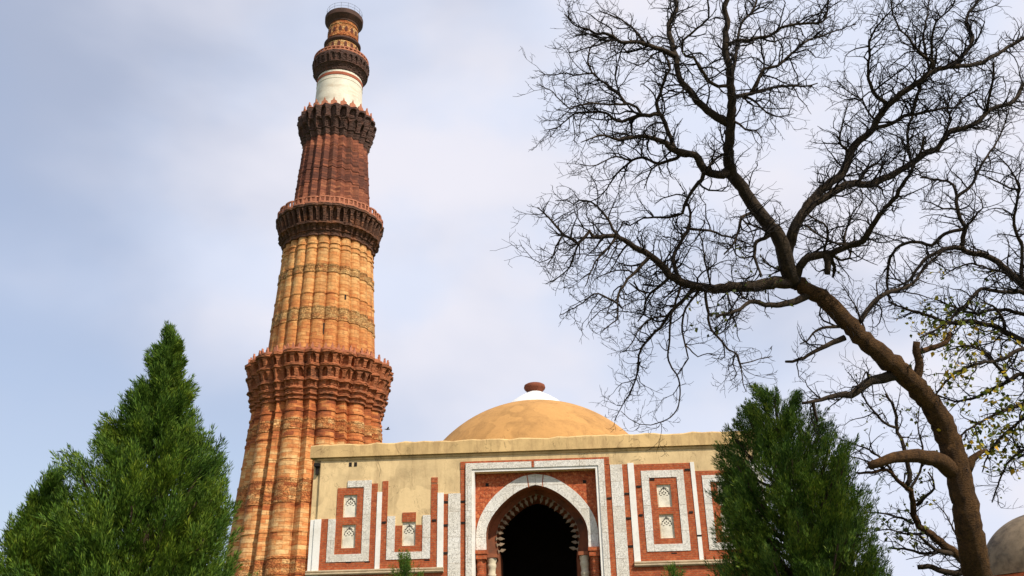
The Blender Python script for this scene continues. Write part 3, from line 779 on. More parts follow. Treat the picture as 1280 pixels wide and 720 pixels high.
def sprigs(rng, base, axis, length, width, n, mb):
    """feathery plumes: n narrow pointed sprigs along each of the given axes (arrays)"""
    K = len(base)
    t = rng.random((K, n)) ** .8
    side = rng.normal(size=(K, n, 3)); side -= axis[:, None] * (side * axis[:, None]).sum(-1, keepdims=True)
    side /= np.linalg.norm(side, axis=-1, keepdims=True) + 1e-9
    taper = np.sin(np.clip(t * .92 + .12, 0, 1) * pi) ** .7
    p = base[:, None] + axis[:, None] * (t * length[:, None])[..., None] + side * (taper * width[:, None] * rng.random((K, n)) * .6)[..., None]
    d = axis[:, None] * 1.0 + side * rng.uniform(.15, .62, (K, n, 1)) + rng.normal(size=(K, n, 3)) * .12
    d /= np.linalg.norm(d, axis=-1, keepdims=True)
    L_ = rng.uniform(.045, .10, (K, n, 1)) * (length[:, None, None] / .3) ** .4
    w = L_ * rng.uniform(.05, .085, (K, n, 1))
    q = np.cross(d, rng.normal(size=(K, n, 3))); q /= np.linalg.norm(q, axis=-1, keepdims=True) + 1e-9
    mid = p + d * L_ * .45 + q * 0
    V = np.stack([p - q * w * .4, mid - q * w, p + d * L_, mid + q * w], 2).reshape(-1, 3)
    N = K * n
    k = mb.n; mb.v.append(V); mb.n += 4 * N
    F = (np.arange(N)[:, None] * 4 + np.arange(4)[None] + k)
    mb.f.extend(map(tuple, F.tolist()))

def conifer(root, H, Rz, seed, mat, nb, plume, lean=(0, 0), upness=1.1, z_lo=.3, trunk_r=.12, name_part='crown', gap=0.0, sub=10, perp=22):
    """Rz(h) crown radius at height fraction h; boughs sweep up and out from the trunk, each a flame of feathery plumes"""
    rng = np.random.default_rng(seed); mb = MB()
    axis_at = lambda h: np.array([lean[0] * h * h * H, lean[1] * h * h * H, h * H])
    B, A, Ln, Wd = [], [], [], []
    twig = MB()
    for b in range(nb):
        h = z_lo / H + (1 - z_lo / H) * (1 - (1 - (b + rng.random()) / nb) ** .62) if True else 0
        az = b * 2.39996 + rng.normal() * .35
        R = Rz(h) * (rng.uniform(.70, 1.10) if h < .78 else rng.uniform(.80, 1.04))
        out = np.array([cos(az), sin(az), 0.])
        rise = R * upness * rng.uniform(.6, 1.1) + .12
        tip = axis_at(h) + out * R; start = axis_at(max(0, h - rise / H)) + out * R * .12
        nseg = 6; ts = np.linspace(0, 1, nseg)
        path = np.array([start + (tip - start) * t + np.array([0, 0, -.25 * R]) * sin(pi * t) * .5 for t in ts])
        twig.tube(path, np.linspace(.018, .006, nseg) * (1 + R), 4, False)
        fl_len = plume * rng.uniform(.8, 1.35) * min(1, .62 + (1 - h) * 1.6); fl_w = (.05 + .105 * R) * rng.uniform(.8, 1.2)
        bd = out * rng.uniform(.35, .8) + np.array([0, 0, 1.0]) + rng.normal(size=3) * .15
        for i in range(sub):
            t = .30 + .75 * rng.random() ** .55
            p = start + (tip - start) * min(t, 1.0) + np.array([0, 0, -.12 * R * sin(pi * min(t, 1))])
            p = p + rng.normal(size=3) * fl_w * np.array([.8, .8, .75]) * (1.15 - .5 * min(t, 1))
            d = bd + rng.normal(size=3) * .20
            d /= np.linalg.norm(d)
            B.append(p); A.append(d); Ln.append(fl_len * rng.uniform(.5, 1.0)); Wd.append(.11 * rng.uniform(.7, 1.3))
    # leader
    for i in range(130):
        h = 1 - .24 * rng.random() ** 1.3; B.append(axis_at(h) - np.array([0, 0, .22]) + rng.normal(size=3) * (.015 + .42 * Rz(h)) * np.array([1, 1, .3])); d = np.array([0, 0, 1.]) + rng.normal(size=3) * (.14 + .15 * (1 - h) / .24); A.append(d / np.linalg.norm(d)); Ln.append(plume * rng.uniform(.5, .85)); Wd.append(.05)
    B, A, Ln, Wd = map(np.array, (B, A, Ln, Wd))
    sprigs(rng, B, A, Ln, Wd, perp, mb)
    tk = MB(); hs = np.linspace(0, .97, 12)
    tk.tube([axis_at(h) for h in hs], [trunk_r * (1 - h * .93) + .008 for h in hs], 8)
    tk.build('trunk', M_bark0, root); mb.build(name_part, mat, root); twig.build('boughs', M_bark0, root)

def base_of(px, py, dist):      # ground point below the thing seen at a pixel
    p = UN(px, py, dist); return (p[0], p[1], 0), p[2]
GR = 'conifers on the lawn in front of the gateway'
loc, H = base_of(215, 418, 12.6)
tr = empty('conifer', loc); tag(tr, 'tallest conifer, broad dense green cone beside the minaret with a thin pointed top', 'tree', GR)
def RzA(h):
    return float(np.interp(h, [0, .30, .45, .56, .66, .74, .84, .91, 1], [1.16, 1.22, 1.13, 1.02, .86, .57, .22, .08, .02]))
conifer(tr, H, RzA, 11, M_conA, 330, .31, sub=38, perp=54)
loc, H = base_of(66, 600, 11.6)
tr = empty('conifer', loc); tag(tr, 'shorter conifer with an uneven spiky outline at the lower left, left of the tallest conifer', 'tree', GR)
def RzB(h): return float(np.interp(h, [0, .4, .66, .8, .92, 1], [.95, .84, .46, .27, .10, .02]))
conifer(tr, H, RzB, 23, M_conA, 190, .31, sub=38, perp=54)
loc, H = base_of(966, 486, 15.5); loc = (loc[0] + .03, loc[1], 0)
tr = empty('conifer', loc); tag(tr, 'rounded dark green conifer before the right end of the gateway, below the bare tree', 'tree', GR)
def RzC(h): return float(np.interp(h, [0, .3, .53, .64, .76, .86, .94, 1], [.98, 1.06, 1.10, 1.09, 1.02, .78, .42, .10]))
conifer(tr, H, RzC, 37, M_conB, 400, .30, sub=34, perp=54, upness=1.0, lean=(-.03 / H, 0))
loc, H = base_of(507, 694, 24.0)
tr = empty('young_conifer', loc); tag(tr, 'narrow young conifer whose twin tips rise before the left panels of the gateway', 'tree', GR)
conifer(tr, H, lambda h: float(np.interp(h, [0, .6, .9, 1], [.5, .46, .30, .14])), 41, M_conA, 110, .40, sub=16, perp=34, trunk_r=.06)
loc, H = base_of(841, 706, 24.0)
tr = empty('young_conifer', loc); tag(tr, 'tiny conifer tip before the right panels, just left of the rounded conifer', 'tree', GR)
conifer(tr, H, lambda h: float(np.interp(h, [0, .6, .9, 1], [.4, .32, .16, .05])), 43, M_conA, 70, .34, sub=14, perp=30, trunk_r=.05)

# ------------------------------------------------------------------ bare trees
def catmull(p, step):
    p = np.asarray(p, float); out = []
    for i in range(len(p) - 1):
        p0 = p[i - 1] if i else 2 * p[0] - p[1]; p1, p2 = p[i], p[i + 1]; p3 = p[i + 2] if i + 2 < len(p) else 2 * p[-1] - p[-2]
        n = max(1, int(np.linalg.norm(p2[:2] - p1[:2]) / step))
        for t in np.arange(n) / n:
            out.append(.5 * (2 * p1 + (p2 - p0) * t + (2 * p0 - 5 * p1 + 4 * p2 - p3) * t * t + (3 * p1 - p0 - 3 * p2 + p3) * t ** 3))
    out.append(p[-1]); return np.array(out)

class Tree:
    def __init__(s, root, seed, depth0, mbark, mtwig):
        s.root = root; s.off = tuple(-root.location); s.rng = np.random.default_rng(seed); s.d0 = depth0; s.lines = {}; s.mbark = mbark; s.mtwig = mtwig; s.order = []
    def limb(s, name, parent, pts, w0, w1, dslope=None, cls='limb', twigs=1.0, depth=None):
        """a limb of the tree: its course, the width at both ends, and how far it leans towards (-) or away (+)"""
        pts = np.array(pts, float)
        if parent is None: d = depth or s.d0
        else:
            pp, pd = s.lines[parent][:2]; d = pd[np.argmin(np.linalg.norm(pp - pts[0], axis=1))]
        p2 = catmull(pts, 6.0)
        p2[1:-1] += s.rng.normal(size=(len(p2) - 2, 2)) * min(1.0, .35 + w0 * .02)
        L_ = np.concatenate([[0], np.cumsum(np.linalg.norm(np.diff(p2, axis=0), axis=1))]) * d / FPX
        sl = s.rng.uniform(-.65, .65) if dslope is None else dslope
        dep = d + sl * L_ + .12 * np.sin(L_ * 2.1 + s.rng.uniform(0, 6)) * np.minimum(1, L_)
        w = w0 + (w1 - w0) * (L_ / L_[-1]) ** .9
        P = np.array([UN(a[0], a[1], q) for a, q in zip(p2, dep)])
        kn = s.rng.normal(size=len(w)); kn = np.convolve(kn, [.2, .3, .3, .2], 'same') if len(w) > 6 else kn * .5
        r = w * dep / FPX / 2 * (1 + kn * (.035 if w0 > 18 else .07))
        s.lines[name] = (p2, dep, P, r, cls, twigs); s.order.append(name)
    def build(s, sides=8):
        groups = {}
        for k in s.order:
            p2, dep, P, r, cls, tw = s.lines[k]
            groups.setdefault(cls, []).append((P, r))
        for cls, ls in groups.items():
            mb = MB()
            for P, r in ls: mb.tube(P, r, 14 if r[0] > .12 else (8 if r[0] > .035 else 5))
            mb.build(cls.split('#')[0], s.mbark if cls == 'trunk' or cls.startswith('broken') else M_limb, s.root, True, s.off)
    def grow(s, spacing=.20, reach=1.0, twig_r=.0035, start=.12, dens=1.0, min_r=.0028):
        """winding side shoots, three orders of them"""
        rng = s.rng; mb = MB(); tips = []
        def shoot(p, d, L_, r0, order, n):
            st = L_ / n; pts = [p]; curl = rng.normal(size=3) * .35; up = rng.uniform(-.05, .22)
            for i in range(n):
                d = d + rng.normal(size=3) * .30 + curl * .5 + np.array([0, 0, up]) * .6
                d /= np.linalg.norm(d); p = p + d * st; pts.append(p)
                if rng.random() < .25: curl = rng.normal(size=3) * .35
            pts = np.array(pts); rr_ = np.linspace(r0, max(min_r * .6, r0 * .30), n + 1)
            mb.tube(pts, rr_, 5 if r0 > .012 else (4 if r0 > .006 else 3), False); return pts, rr_
        def rdir(t, lo, hi):
            a = rng.normal(size=3); a -= t * (a @ t); a /= np.linalg.norm(a) + 1e-9; k = rng.uniform(lo, hi)
            return t * cos(k) + a * sin(k)
        for name in s.order:
            p2, dep, P, r, cls, tw = s.lines[name]
            if tw <= 0: continue
            seg = np.linalg.norm(np.diff(P, axis=0), axis=1); cum = np.concatenate([[0], np.cumsum(seg)]); T_ = cum[-1]
            x = T_ * (start if T_ > 1 else .05) + rng.random() * spacing
            while x < T_:
                i = min(len(P) - 2, int(np.searchsorted(cum, x) - 1)); f = x / T_
                t = P[min(i + 2, len(P) - 1)] - P[max(i - 1, 0)]; t /= np.linalg.norm(t) + 1e-9
                if rng.random() < tw and (r[i] < .10 or rng.random() < .35):
                    Lc = reach * rng.uniform(.30, 1.0) * (1.0 - .45 * f); rc = min(r[i] * .62, .005 + .0135 * Lc)
                    n = max(5, int(Lc / .10)); pts, rr_ = shoot(P[i], rdir(t, .5, 1.25), Lc, max(rc, min_r), 1, n)
                    tips.append(pts[-1])
                    y = .15
                    while y < 1.0:
                        j = min(n - 1, int(y * n)); t2 = pts[j + 1] - pts[j]; t2 /= np.linalg.norm(t2)
                        L2 = Lc * rng.uniform(.22, .62); n2 = max(4, int(L2 / .075))
                        pt2, r2 = shoot(pts[j], rdir(t2, .45, 1.2), L2, max(rr_[j] * .62, min_r), 2, n2); tips.append(pt2[-1])
                        z = .3
                        while z < 1.0:
                            q = min(n2 - 1, int(z * n2)); t3 = pt2[q + 1] - pt2[q]; t3 /= np.linalg.norm(t3)
                            L3 = max(.07, L2 * rng.uniform(.25, .65)); pt3, _ = shoot(pt2[q], rdir(t3, .4, 1.15), L3, max(r2[q] * .65, min_r * .9), 3, 4); tips.append(pt3[-1])
                            z += (.10 / max(L2, .1)) * rng.uniform(.7, 1.6) / dens
                        y += (.13 / Lc) * rng.uniform(.7, 1.6) / dens
                x += spacing / max(1, tw) * rng.uniform(.6, 1.5) * (1.3 - .6 * f)
        tag(mb.build('twigs', s.mtwig, s.root, True, s.off), kind='stuff')
        s.tips = np.array(tips)
    def leaves(s, spots, mat, name='leaves'):
        """spots = [(px, py, radius px, count, size)] : last leaves left on the twigs there"""
        Vd = (s.tips - np.array([0, 0, EYE])); dd = Vd @ np.array(Fv)
        X = 640 + FPX * (Vd @ np.array(CR)) / dd; Y = 360 - FPX * (Vd @ np.array(CU)) / dd
        rng = s.rng; mb = MB(); tot = 0
        for px, py, rad_, cnt, size in spots:
            idx = np.where((X - px) ** 2 + (Y - py) ** 2 < rad_ ** 2)[0]
            if len(idx) == 0: continue
            for k in rng.choice(idx, cnt):
                c = s.tips[k] + rng.normal(size=3) * .03; d = rng.normal(size=3) * np.array([1, 1, .6]) + np.array([0, 0, -.5]); d /= np.linalg.norm(d)
                q = np.cross(d, rng.normal(size=3)); q /= np.linalg.norm(q) + 1e-9; n_ = np.cross(d, q); l = size * rng.uniform(.6, 1.3); w = l * rng.uniform(.28, .42)
                v = [c, c + d * l * .35 + q * w + n_ * w * .25, c + d * l, c + d * l * .35 - q * w + n_ * w * .25, c + d * l * .5]
                mb.add(v, [(0, 4, 1), (1, 4, 2), (2, 4, 3), (3, 4, 0)]); tot += 1
        tag(mb.build(name, mat, s.root, False, s.off), kind='stuff')

M_bark = bark_mat('bare_tree_bark', (.024, .011, .004), (.165, .080, .025), (5, 5, 2.6), 1.3)
M_limb = bark_mat('dark_limb_bark', (.013, .009, .006), (.078, .050, .027), (7, 7, 3), .8)
M_twig = bark_mat('dark_twig_bark', (.008, .006, .005), (.026, .018, .014), (8, 8, 4), .4)
M_leafY = leaf_mat('yellow_green_leaves', [(0, (.05, .07, .015)), (.4, (.15, .20, .03)), (.75, (.40, .36, .04)), (1, (.55, .36, .03))], .35)
M_leafG = leaf_mat('olive_leaves', [(0, (.03, .04, .012)), (.5, (.09, .12, .03)), (1, (.22, .24, .05))], .35)

# --- the big bare tree
TDP = 13.0
loc, _ = base_of(1232, 760, TDP)
bt = empty('bare_tree', loc); tag(bt, 'big leafless tree with a thick leaning brown trunk, right of the gateway', 'tree')
T = Tree(bt, 5, TDP, M_bark, M_twig)
T.limb('T', None, [(1262, 1010), (1250, 880), (1236, 780), (1222, 718), (1213, 670), (1205, 625), (1196, 585), (1186, 550), (1170, 516), (1150, 488), (1126, 464), (1100, 441), (1075, 420), (1050, 394), (1030, 375), (1012, 363), (994, 354)], 46, 19, 0.0, 'trunk', .25)
T.limb('F', 'T', [(994, 354), (986, 340), (981, 318), (975, 300), (965, 285), (955, 274), (945, 262), (935, 246), (924, 230), (915, 218), (911, 205), (910, 190), (912, 172), (913, 156), (914, 138), (915, 118), (913, 98), (911, 80), (907, 65), (906, 45), (909, 27), (905, 12), (909, -6), (912, -40)], 21, 5, -.10, 'limb#F', .6)
T.limb('E', 'T', [(994, 354), (975, 353), (945, 357), (920, 359), (895, 361), (872, 358), (852, 352), (838, 344), (825, 330), (812, 318), (800, 312), (788, 306), (778, 300), (768, 295), (757, 296), (742, 296), (736, 290), (730, 297), (722, 303), (713, 298), (704, 295), (697, 286), (690, 276), (680, 266), (672, 259)], 17, 1.5, -.18, 'limb#E', 1.5)
T.limb('K', 'T', [(990, 350), (985, 330), (987, 308), (992, 288), (1000, 272), (1010, 257), (1020, 245), (1032, 233), (1044, 224), (1055, 213), (1061, 198), (1067, 182), (1080, 172), (1091, 160), (1098, 147), (1110, 132), (1126, 117), (1145, 105), (1160, 93), (1173, 86), (1190, 84), (1210, 82), (1230, 77), (1250, 65), (1267, 55), (1290, 40)], 14, 4, .12, 'limb#K', 1.5)
T.limb('M', 'T', [(995, 348), (1002, 330), (1017, 320), (1035, 317), (1047, 314), (1060, 307), (1078, 301), (1086, 290), (1095, 275), (1107, 260), (1120, 245), (1132, 225), (1142, 207), (1150, 190), (1156, 170)], 11, 2.5, -.4, 'limb#M', 1.5)
T.limb('stubM', 'M', [(1033, 317), (1035, 328), (1034, 343)], 10, 7, 0, 'limb#M', 0)
T.limb('stubM2', 'M', [(1038, 320), (1043, 334), (1041, 347)], 6, 3, .2, 'limb#M', .8)
T.limb('A', 'T', [(1194, 590), (1178, 578), (1160, 572), (1140, 569), (1118, 572), (1102, 577), (1087, 583)], 24, 10, -.35, 'broken_limb', .15)
T.limb('A3', 'A', [(1096, 576), (1088, 581), (1082, 586)], 4, 1.5, .2, 'broken_limb', 0)
T.limb('A4', 'A', [(1100, 575), (1090, 577), (1084, 579)], 4, 1.5, -.2, 'broken_limb', 0)
T.limb('A2', 'T', [(1208, 588), (1215, 574), (1222, 567), (1234, 563)], 14, 4, .3, 'broken_limb#2', 0)
T.limb('B', 'T', [(1122, 468), (1105, 472), (1088, 477), (1074, 486), (1064, 493), (1050, 494), (1035, 497), (1018, 502), (1003, 504)], 15, 3.5, -.3, 'limb#B', .8)
T.limb('B2', 'B', [(1016, 502), (1018, 512), (1022, 527)], 5, 3, 0, 'limb#B', .3)
T.limb('C', 'T', [(1056, 422), (1040, 428), (1025, 436), (1010, 444), (998, 450), (982, 452)], 8, 3, -.2, 'limb#C', .5)
T.limb('C2', 'T', [(1052, 408), (1040, 409), (1026, 411), (1015, 417), (1009, 426), (1000, 430)], 5, 1.5, -.6, 'limb#C', .4)
T.limb('D', 'T', [(1064, 416), (1078, 398), (1091, 379), (1104, 368), (1122, 362), (1140, 355), (1151, 342), (1165, 325), (1184, 311)], 8, 2, .5, 'limb#D', .8)
T.limb('S', 'T', [(1140, 480), (1147, 468), (1149, 455), (1145, 440), (1146, 427)], 13, 9, .2, 'broken_limb#3', .3)
T.limb('S2', 'S', [(1148, 440), (1156, 438), (1170, 434), (1182, 427), (1188, 416)], 8, 6, .3, 'broken_limb#3', .4)
# limbs off the upright leader
T.limb('G', 'F', [(911, 155), (902, 150), (889, 142), (875, 130), (864, 115), (853, 103), (847, 88), (845, 72), (840, 57), (837, 42), (836, 30), (842, 18), (846, 4), (834, -20)], 10, 5, .3, 'limb#G', 1.5)
T.limb('H', 'G', [(845, 71), (832, 64), (820, 60), (805, 54), (790, 52), (777, 53), (767, 46), (757, 42), (745, 42), (735, 37), (725, 35), (715, 28), (705, 17)], 7, 1.2, -.3, 'limb#G', 1.5)
T.limb('H2', 'H', [(768, 47), (752, 55), (740, 58), (728, 62), (712, 66)], 3, 1, .3, 'limb#G')
T.limb('H3', 'H', [(805, 54), (795, 40), (782, 28), (765, 20), (748, 12)], 3.5, 1, -.2, 'limb#G')
T.limb('Q', 'F', [(912, 108), (898, 108), (888, 103), (880, 92), (872, 80), (867, 72), (857, 70), (852, 57), (860, 45), (876, 32), (885, 22), (886, 6), (878, -12)], 5, 2, -.4, 'limb#F')
T.limb('N', 'F', [(914, 121), (925, 120), (940, 117), (965, 110), (990, 107), (1008, 108), (1022, 104)], 6, 1.5, .5, 'limb#N')
T.limb('N2', 'N', [(938, 117), (947, 102), (955, 86), (972, 82), (990, 66), (1010, 50), (1035, 42), (1070, 30)], 5, 1.2, .2, 'limb#N', 1.5)
T.limb('N3', 'N', [(930, 120), (945, 128), (958, 140), (975, 146), (992, 142)], 3.5, 1, -.5, 'limb#N')
T.limb('O', 'F', [(907, 58), (920, 51), (935, 51), (950, 47), (962, 45), (976, 35), (995, 30), (1015, 29), (1029, 27), (1034, 12), (1036, -10)], 5, 2.2, -.2, 'limb#O', 1.5)
T.limb('P', 'F', [(915, 95), (918, 78), (922, 52), (927, 30), (940, 15), (948, -8)], 4.5, 2.5, .4, 'limb#O', 1.5)
T.limb('I', 'F', [(911, 213), (903, 218), (890, 218), (880, 214), (876, 204), (869, 194), (858, 192), (845, 189), (833, 180), (820, 174), (803, 170), (788, 172), (773, 175), (756, 169), (742, 172), (726, 178)], 13, 1.2, -.3, 'limb#I')
T.limb('I2', 'I', [(862, 192), (845, 187), (838, 172), (832, 155), (823, 140), (821, 128), (826, 116), (830, 100), (837, 87), (834, 75), (829, 66)], 7, 2.5, .2, 'limb#I')
T.limb('I2a', 'I2', [(824, 143), (812, 144), (800, 144), (790, 147), (777, 152), (765, 147), (755, 140), (740, 140), (717, 142), (707, 152), (695, 160), (680, 163)], 6, 1, .2, 'limb#I', 1.5)
T.limb('I2b', 'I2a', [(802, 144), (795, 134), (786, 130), (777, 130), (760, 130), (740, 129), (722, 132), (712, 135), (700, 125), (687, 112), (670, 106)], 4, 1, -.4, 'limb#I')
T.limb('I2c', 'I2b', [(782, 131), (776, 120), (770, 114), (760, 107), (750, 100), (741, 90), (735, 77), (737, 62), (747, 53)], 4, 1.5, .3, 'limb#I')
T.limb('I2d', 'I2c', [(743, 92), (730, 92), (718, 94), (708, 91), (690, 94), (674, 89)], 2.5, 1, 0, 'limb#I')
T.limb('I3', 'I', [(852, 192), (845, 198), (835, 201), (825, 205), (812, 200), (802, 196), (790, 201), (781, 207), (770, 217), (762, 230), (755, 240), (745, 250), (733, 254)], 5, 1, .5, 'limb#J')
T.limb('I3b', 'I3', [(823, 205), (815, 212), (810, 222), (805, 236)], 3, 1.2, -.2, 'limb#J')
T.limb('I3c', 'I3', [(790, 201), (770, 196), (752, 203), (738, 208), (725, 205)], 3, 1, -.3, 'limb#J')
T.limb('J', 'I', [(880, 215), (877, 224), (869, 233), (861, 246), (855, 256), (852, 267), (840, 271), (825, 272), (810, 272), (797, 276), (787, 282), (775, 276)], 6, 1.2, .3, 'limb#J')
T.limb('J2', 'E', [(848, 350), (845, 340), (842, 326), (845, 312), (852, 302), (861, 285), (863, 266), (857, 252)], 6, 3, .5, 'limb#J')
T.limb('J3', 'J2', [(861, 286), (875, 287), (888, 288), (903, 295), (915, 296), (925, 300), (938, 306)], 4, 1.5, .4, 'limb#J')
T.limb('J4', 'F', [(947, 264), (937, 267), (927, 272), (923, 288), (915, 306), (905, 318)], 5, 2, -.5, 'limb#J')
T.limb('J5', 'F', [(968, 290), (957, 297), (946, 302), (943, 320), (948, 334), (951, 346)], 6, 3, -.4, 'limb#J')
T.limb('J6', 'E', [(890, 362), (886, 345), (880, 320), (878, 302), (874, 288)], 3, 1.5, -.3, 'limb#J')
# hanging shoots under the left limb
T.limb('E1', 'E', [(812, 319), (803, 330), (792, 342), (780, 355), (773, 367), (772, 385), (772, 400), (762, 406), (752, 415)], 5.5, 1.2, -.5, 'limb#E')
T.limb('E1b', 'E1', [(772, 380), (755, 370), (742, 368), (728, 378), (712, 388), (700, 394)], 3, 1, .2, 'limb#E')
T.limb('E2', 'E', [(838, 345), (826, 357), (813, 367), (806, 380), (805, 392), (797, 402)], 4.5, 1.5, .4, 'limb#E')
T.limb('E2b', 'E2', [(808, 367), (798, 362), (792, 352)], 3, 2, 0, 'limb#E')
T.limb('E3', 'E', [(866, 360), (857, 372), (845, 383), (835, 395), (825, 410), (812, 422), (802, 435), (798, 444), (798, 460), (792, 480), (783, 499), (774, 514), (768, 526)], 5.5, 1.0, .2, 'limb#E')
T.limb('E3b', 'E3', [(835, 395), (815, 398), (800, 410), (790, 428), (780, 440)], 3, 1, -.5, 'limb#E')
T.limb('E4', 'E', [(852, 353), (845, 375), (838, 400), (837, 425), (835, 450), (840, 460), (846, 468), (850, 488), (848, 506), (838, 522), (820, 530), (800, 530), (786, 523), (776, 514)], 3.5, .8, -.1, 'limb#E', .35)
T.limb('E5', 'E', [(876, 360), (862, 378), (855, 392), (852, 407), (857, 430), (860, 448), (852, 460), (847, 468)], 3.5, 1.5, .1, 'limb#E', .6)
T.limb('E5b', 'E5', [(857, 432), (866, 440), (872, 446), (884, 442), (896, 445)], 2, 1, 0, 'limb#E', .5)
T.limb('E6', 'E', [(880, 360), (883, 378), (886, 398), (889, 412), (902, 427), (910, 437), (920, 441), (926, 458), (929, 480), (933, 490)], 4.5, 1, -.3, 'limb#E', .5)
T.limb('E6b', 'E6', [(919, 442), (916, 455), (921, 468), (912, 476)], 2, 1, .2, 'limb#E', .7)
T.limb('E6c', 'E6', [(924, 455), (940, 452), (952, 448), (965, 446)], 2, 1, .2, 'limb#E', .6)
T.limb('E7', 'T', [(1014, 366), (1000, 374), (982, 379), (962, 381), (937, 377), (926, 387), (910, 392), (895, 396)], 10, 3, -.6, 'limb#E7', .6)
T.limb('E8', 'E', [(775, 298), (766, 286), (760, 274), (754, 266), (746, 258), (738, 252), (725, 251), (717, 255), (708, 249), (694, 251)], 4.5, 1, .3, 'limb#E')
T.limb('E9', 'E', [(702, 296), (696, 308), (690, 322), (684, 332)], 3, 1, -.2, 'limb#E')
T.limb('E10', 'E', [(724, 302), (718, 318), (712, 334), (700, 345), (682, 355)], 3, 1, .4, 'limb#E')
T.limb('E11', 'E', [(770, 296), (760, 310), (748, 322), (738, 340), (732, 358)], 4, 1, -.4, 'limb#E')
T.limb('E12', 'E', [(785, 305), (775, 318), (768, 330), (762, 342)], 3, 1, .3, 'limb#E')
# right hand crown
T.limb('K2', 'K', [(1160, 91), (1164, 78), (1154, 69), (1145, 60), (1135, 47), (1122, 32), (1115, 12), (1112, -5)], 4, 1.5, -.4, 'limb#K', 1.5)
T.limb('K3', 'K', [(1188, 84), (1196, 78), (1205, 67), (1214, 56), (1216, 46), (1210, 35), (1209, 22), (1217, 9), (1226, -6)], 6, 3, .4, 'limb#K', 1.5)
T.limb('K4', 'K', [(1112, 131), (1097, 122), (1088, 107), (1085, 90), (1087, 70), (1087, 52), (1095, 35), (1107, 20), (1130, 0)], 5, 1.5, -.3, 'limb#K', 1.5)
T.limb('K5', 'K', [(1162, 90), (1158, 70), (1155, 50), (1157, 30), (1160, 12), (1161, -8)], 3.5, 1.5, .2, 'limb#K', 1.5)
T.limb('K6', 'K', [(1166, 88), (1165, 68), (1165, 50), (1171, 27), (1190, 8), (1196, -10)], 4, 1.5, -.2, 'limb#K', 1.5)
T.limb('K7', 'K', [(1096, 152), (1086, 142), (1078, 126), (1066, 118), (1058, 112), (1046, 100)], 3, 1, .3, 'limb#K', 1.5)
T.limb('K8', 'K', [(1062, 190), (1050, 180), (1052, 160), (1056, 145), (1060, 128)], 3.5, 1, -.5, 'limb#K', 1.5)
T.limb('L', 'K', [(1003, 268), (1012, 258), (1025, 250), (1042, 240), (1057, 231), (1070, 229), (1087, 231), (1105, 223), (1122, 215), (1140, 204), (1157, 191), (1172, 185), (1180, 172), (1190, 163), (1210, 159), (1225, 150), (1238, 137), (1260, 130), (1272, 121), (1279, 105), (1300, 92)], 11, 4, .3, 'limb#L', 1.5)
T.limb('L2', 'L', [(1233, 140), (1237, 120), (1241, 100), (1242, 77)], 4, 2.5, -.3, 'limb#L', 1.5)
T.limb('L3', 'L', [(1180, 170), (1188, 150), (1185, 132), (1196, 112)], 3.5, 1, -.4, 'limb#L', 1.5)
T.limb('L4', 'K', [(1093, 160), (1108, 157), (1120, 152), (1131, 145), (1145, 143), (1160, 139), (1177, 136), (1192, 135), (1205, 122), (1222, 112)], 6, 1.5, .3, 'limb#L4', 1.5)
T.limb('L5', 'L4', [(1140, 143), (1145, 125), (1151, 106), (1158, 93)], 5, 4, -.2, 'limb#L4', 1.5)
T.limb('L6', 'L', [(1140, 204), (1135, 182), (1135, 162), (1141, 144)], 4, 3, -.2, 'limb#L4', 1.5)
T.limb('L7', 'L', [(1072, 229), (1090, 206), (1110, 205), (1122, 192), (1126, 178)], 3.5, 1, .4, 'limb#L', 1.5)
T.limb('M1', 'M', [(1055, 309), (1057, 290), (1062, 275), (1070, 260), (1078, 250), (1076, 236)], 3.5, 1, .2, 'limb#M', 1.5)
T.limb('M2', 'M', [(1057, 306), (1040, 302), (1022, 292), (1006, 280)], 3, 2, .3, 'limb#M')
T.limb('M3', 'M', [(1030, 317), (1033, 302), (1034, 285), (1022, 276), (1010, 268)], 3.5, 2, -.3, 'limb#M')
T.limb('M4', 'M', [(1040, 318), (1052, 325), (1062, 323), (1064, 310), (1070, 303)], 4, 2, .2, 'limb#M')
T.limb('T1', 'T', [(1085, 428), (1080, 410), (1070, 385), (1062, 370), (1052, 356)], 3, 1, .3, 'limb#M', 1)
T.limb('F2', 'F', [(914, 150), (924, 155), (932, 162), (945, 163), (952, 172)], 4, 1, -.5, 'limb#F')
T.limb('F3', 'F', [(912, 190), (898, 196), (888, 206), (884, 214)], 4, 2, -.4, 'limb#F')
T.limb('F4', 'F', [(984, 340), (968, 335), (956, 328), (950, 318)], 3.5, 1.5, -.3, 'limb#F')
T.build()
T.grow(spacing=.085, reach=1.0, dens=1.2, min_r=.0036)
T.leaves([(885, 385, 40, 34, .075), (930, 345, 45, 34, .07), (985, 352, 30, 22, .07), (905, 410, 30, 8, .07), (1040, 345, 26, 12, .06), (1165, 440, 60, 16, .06)], M_leafG)

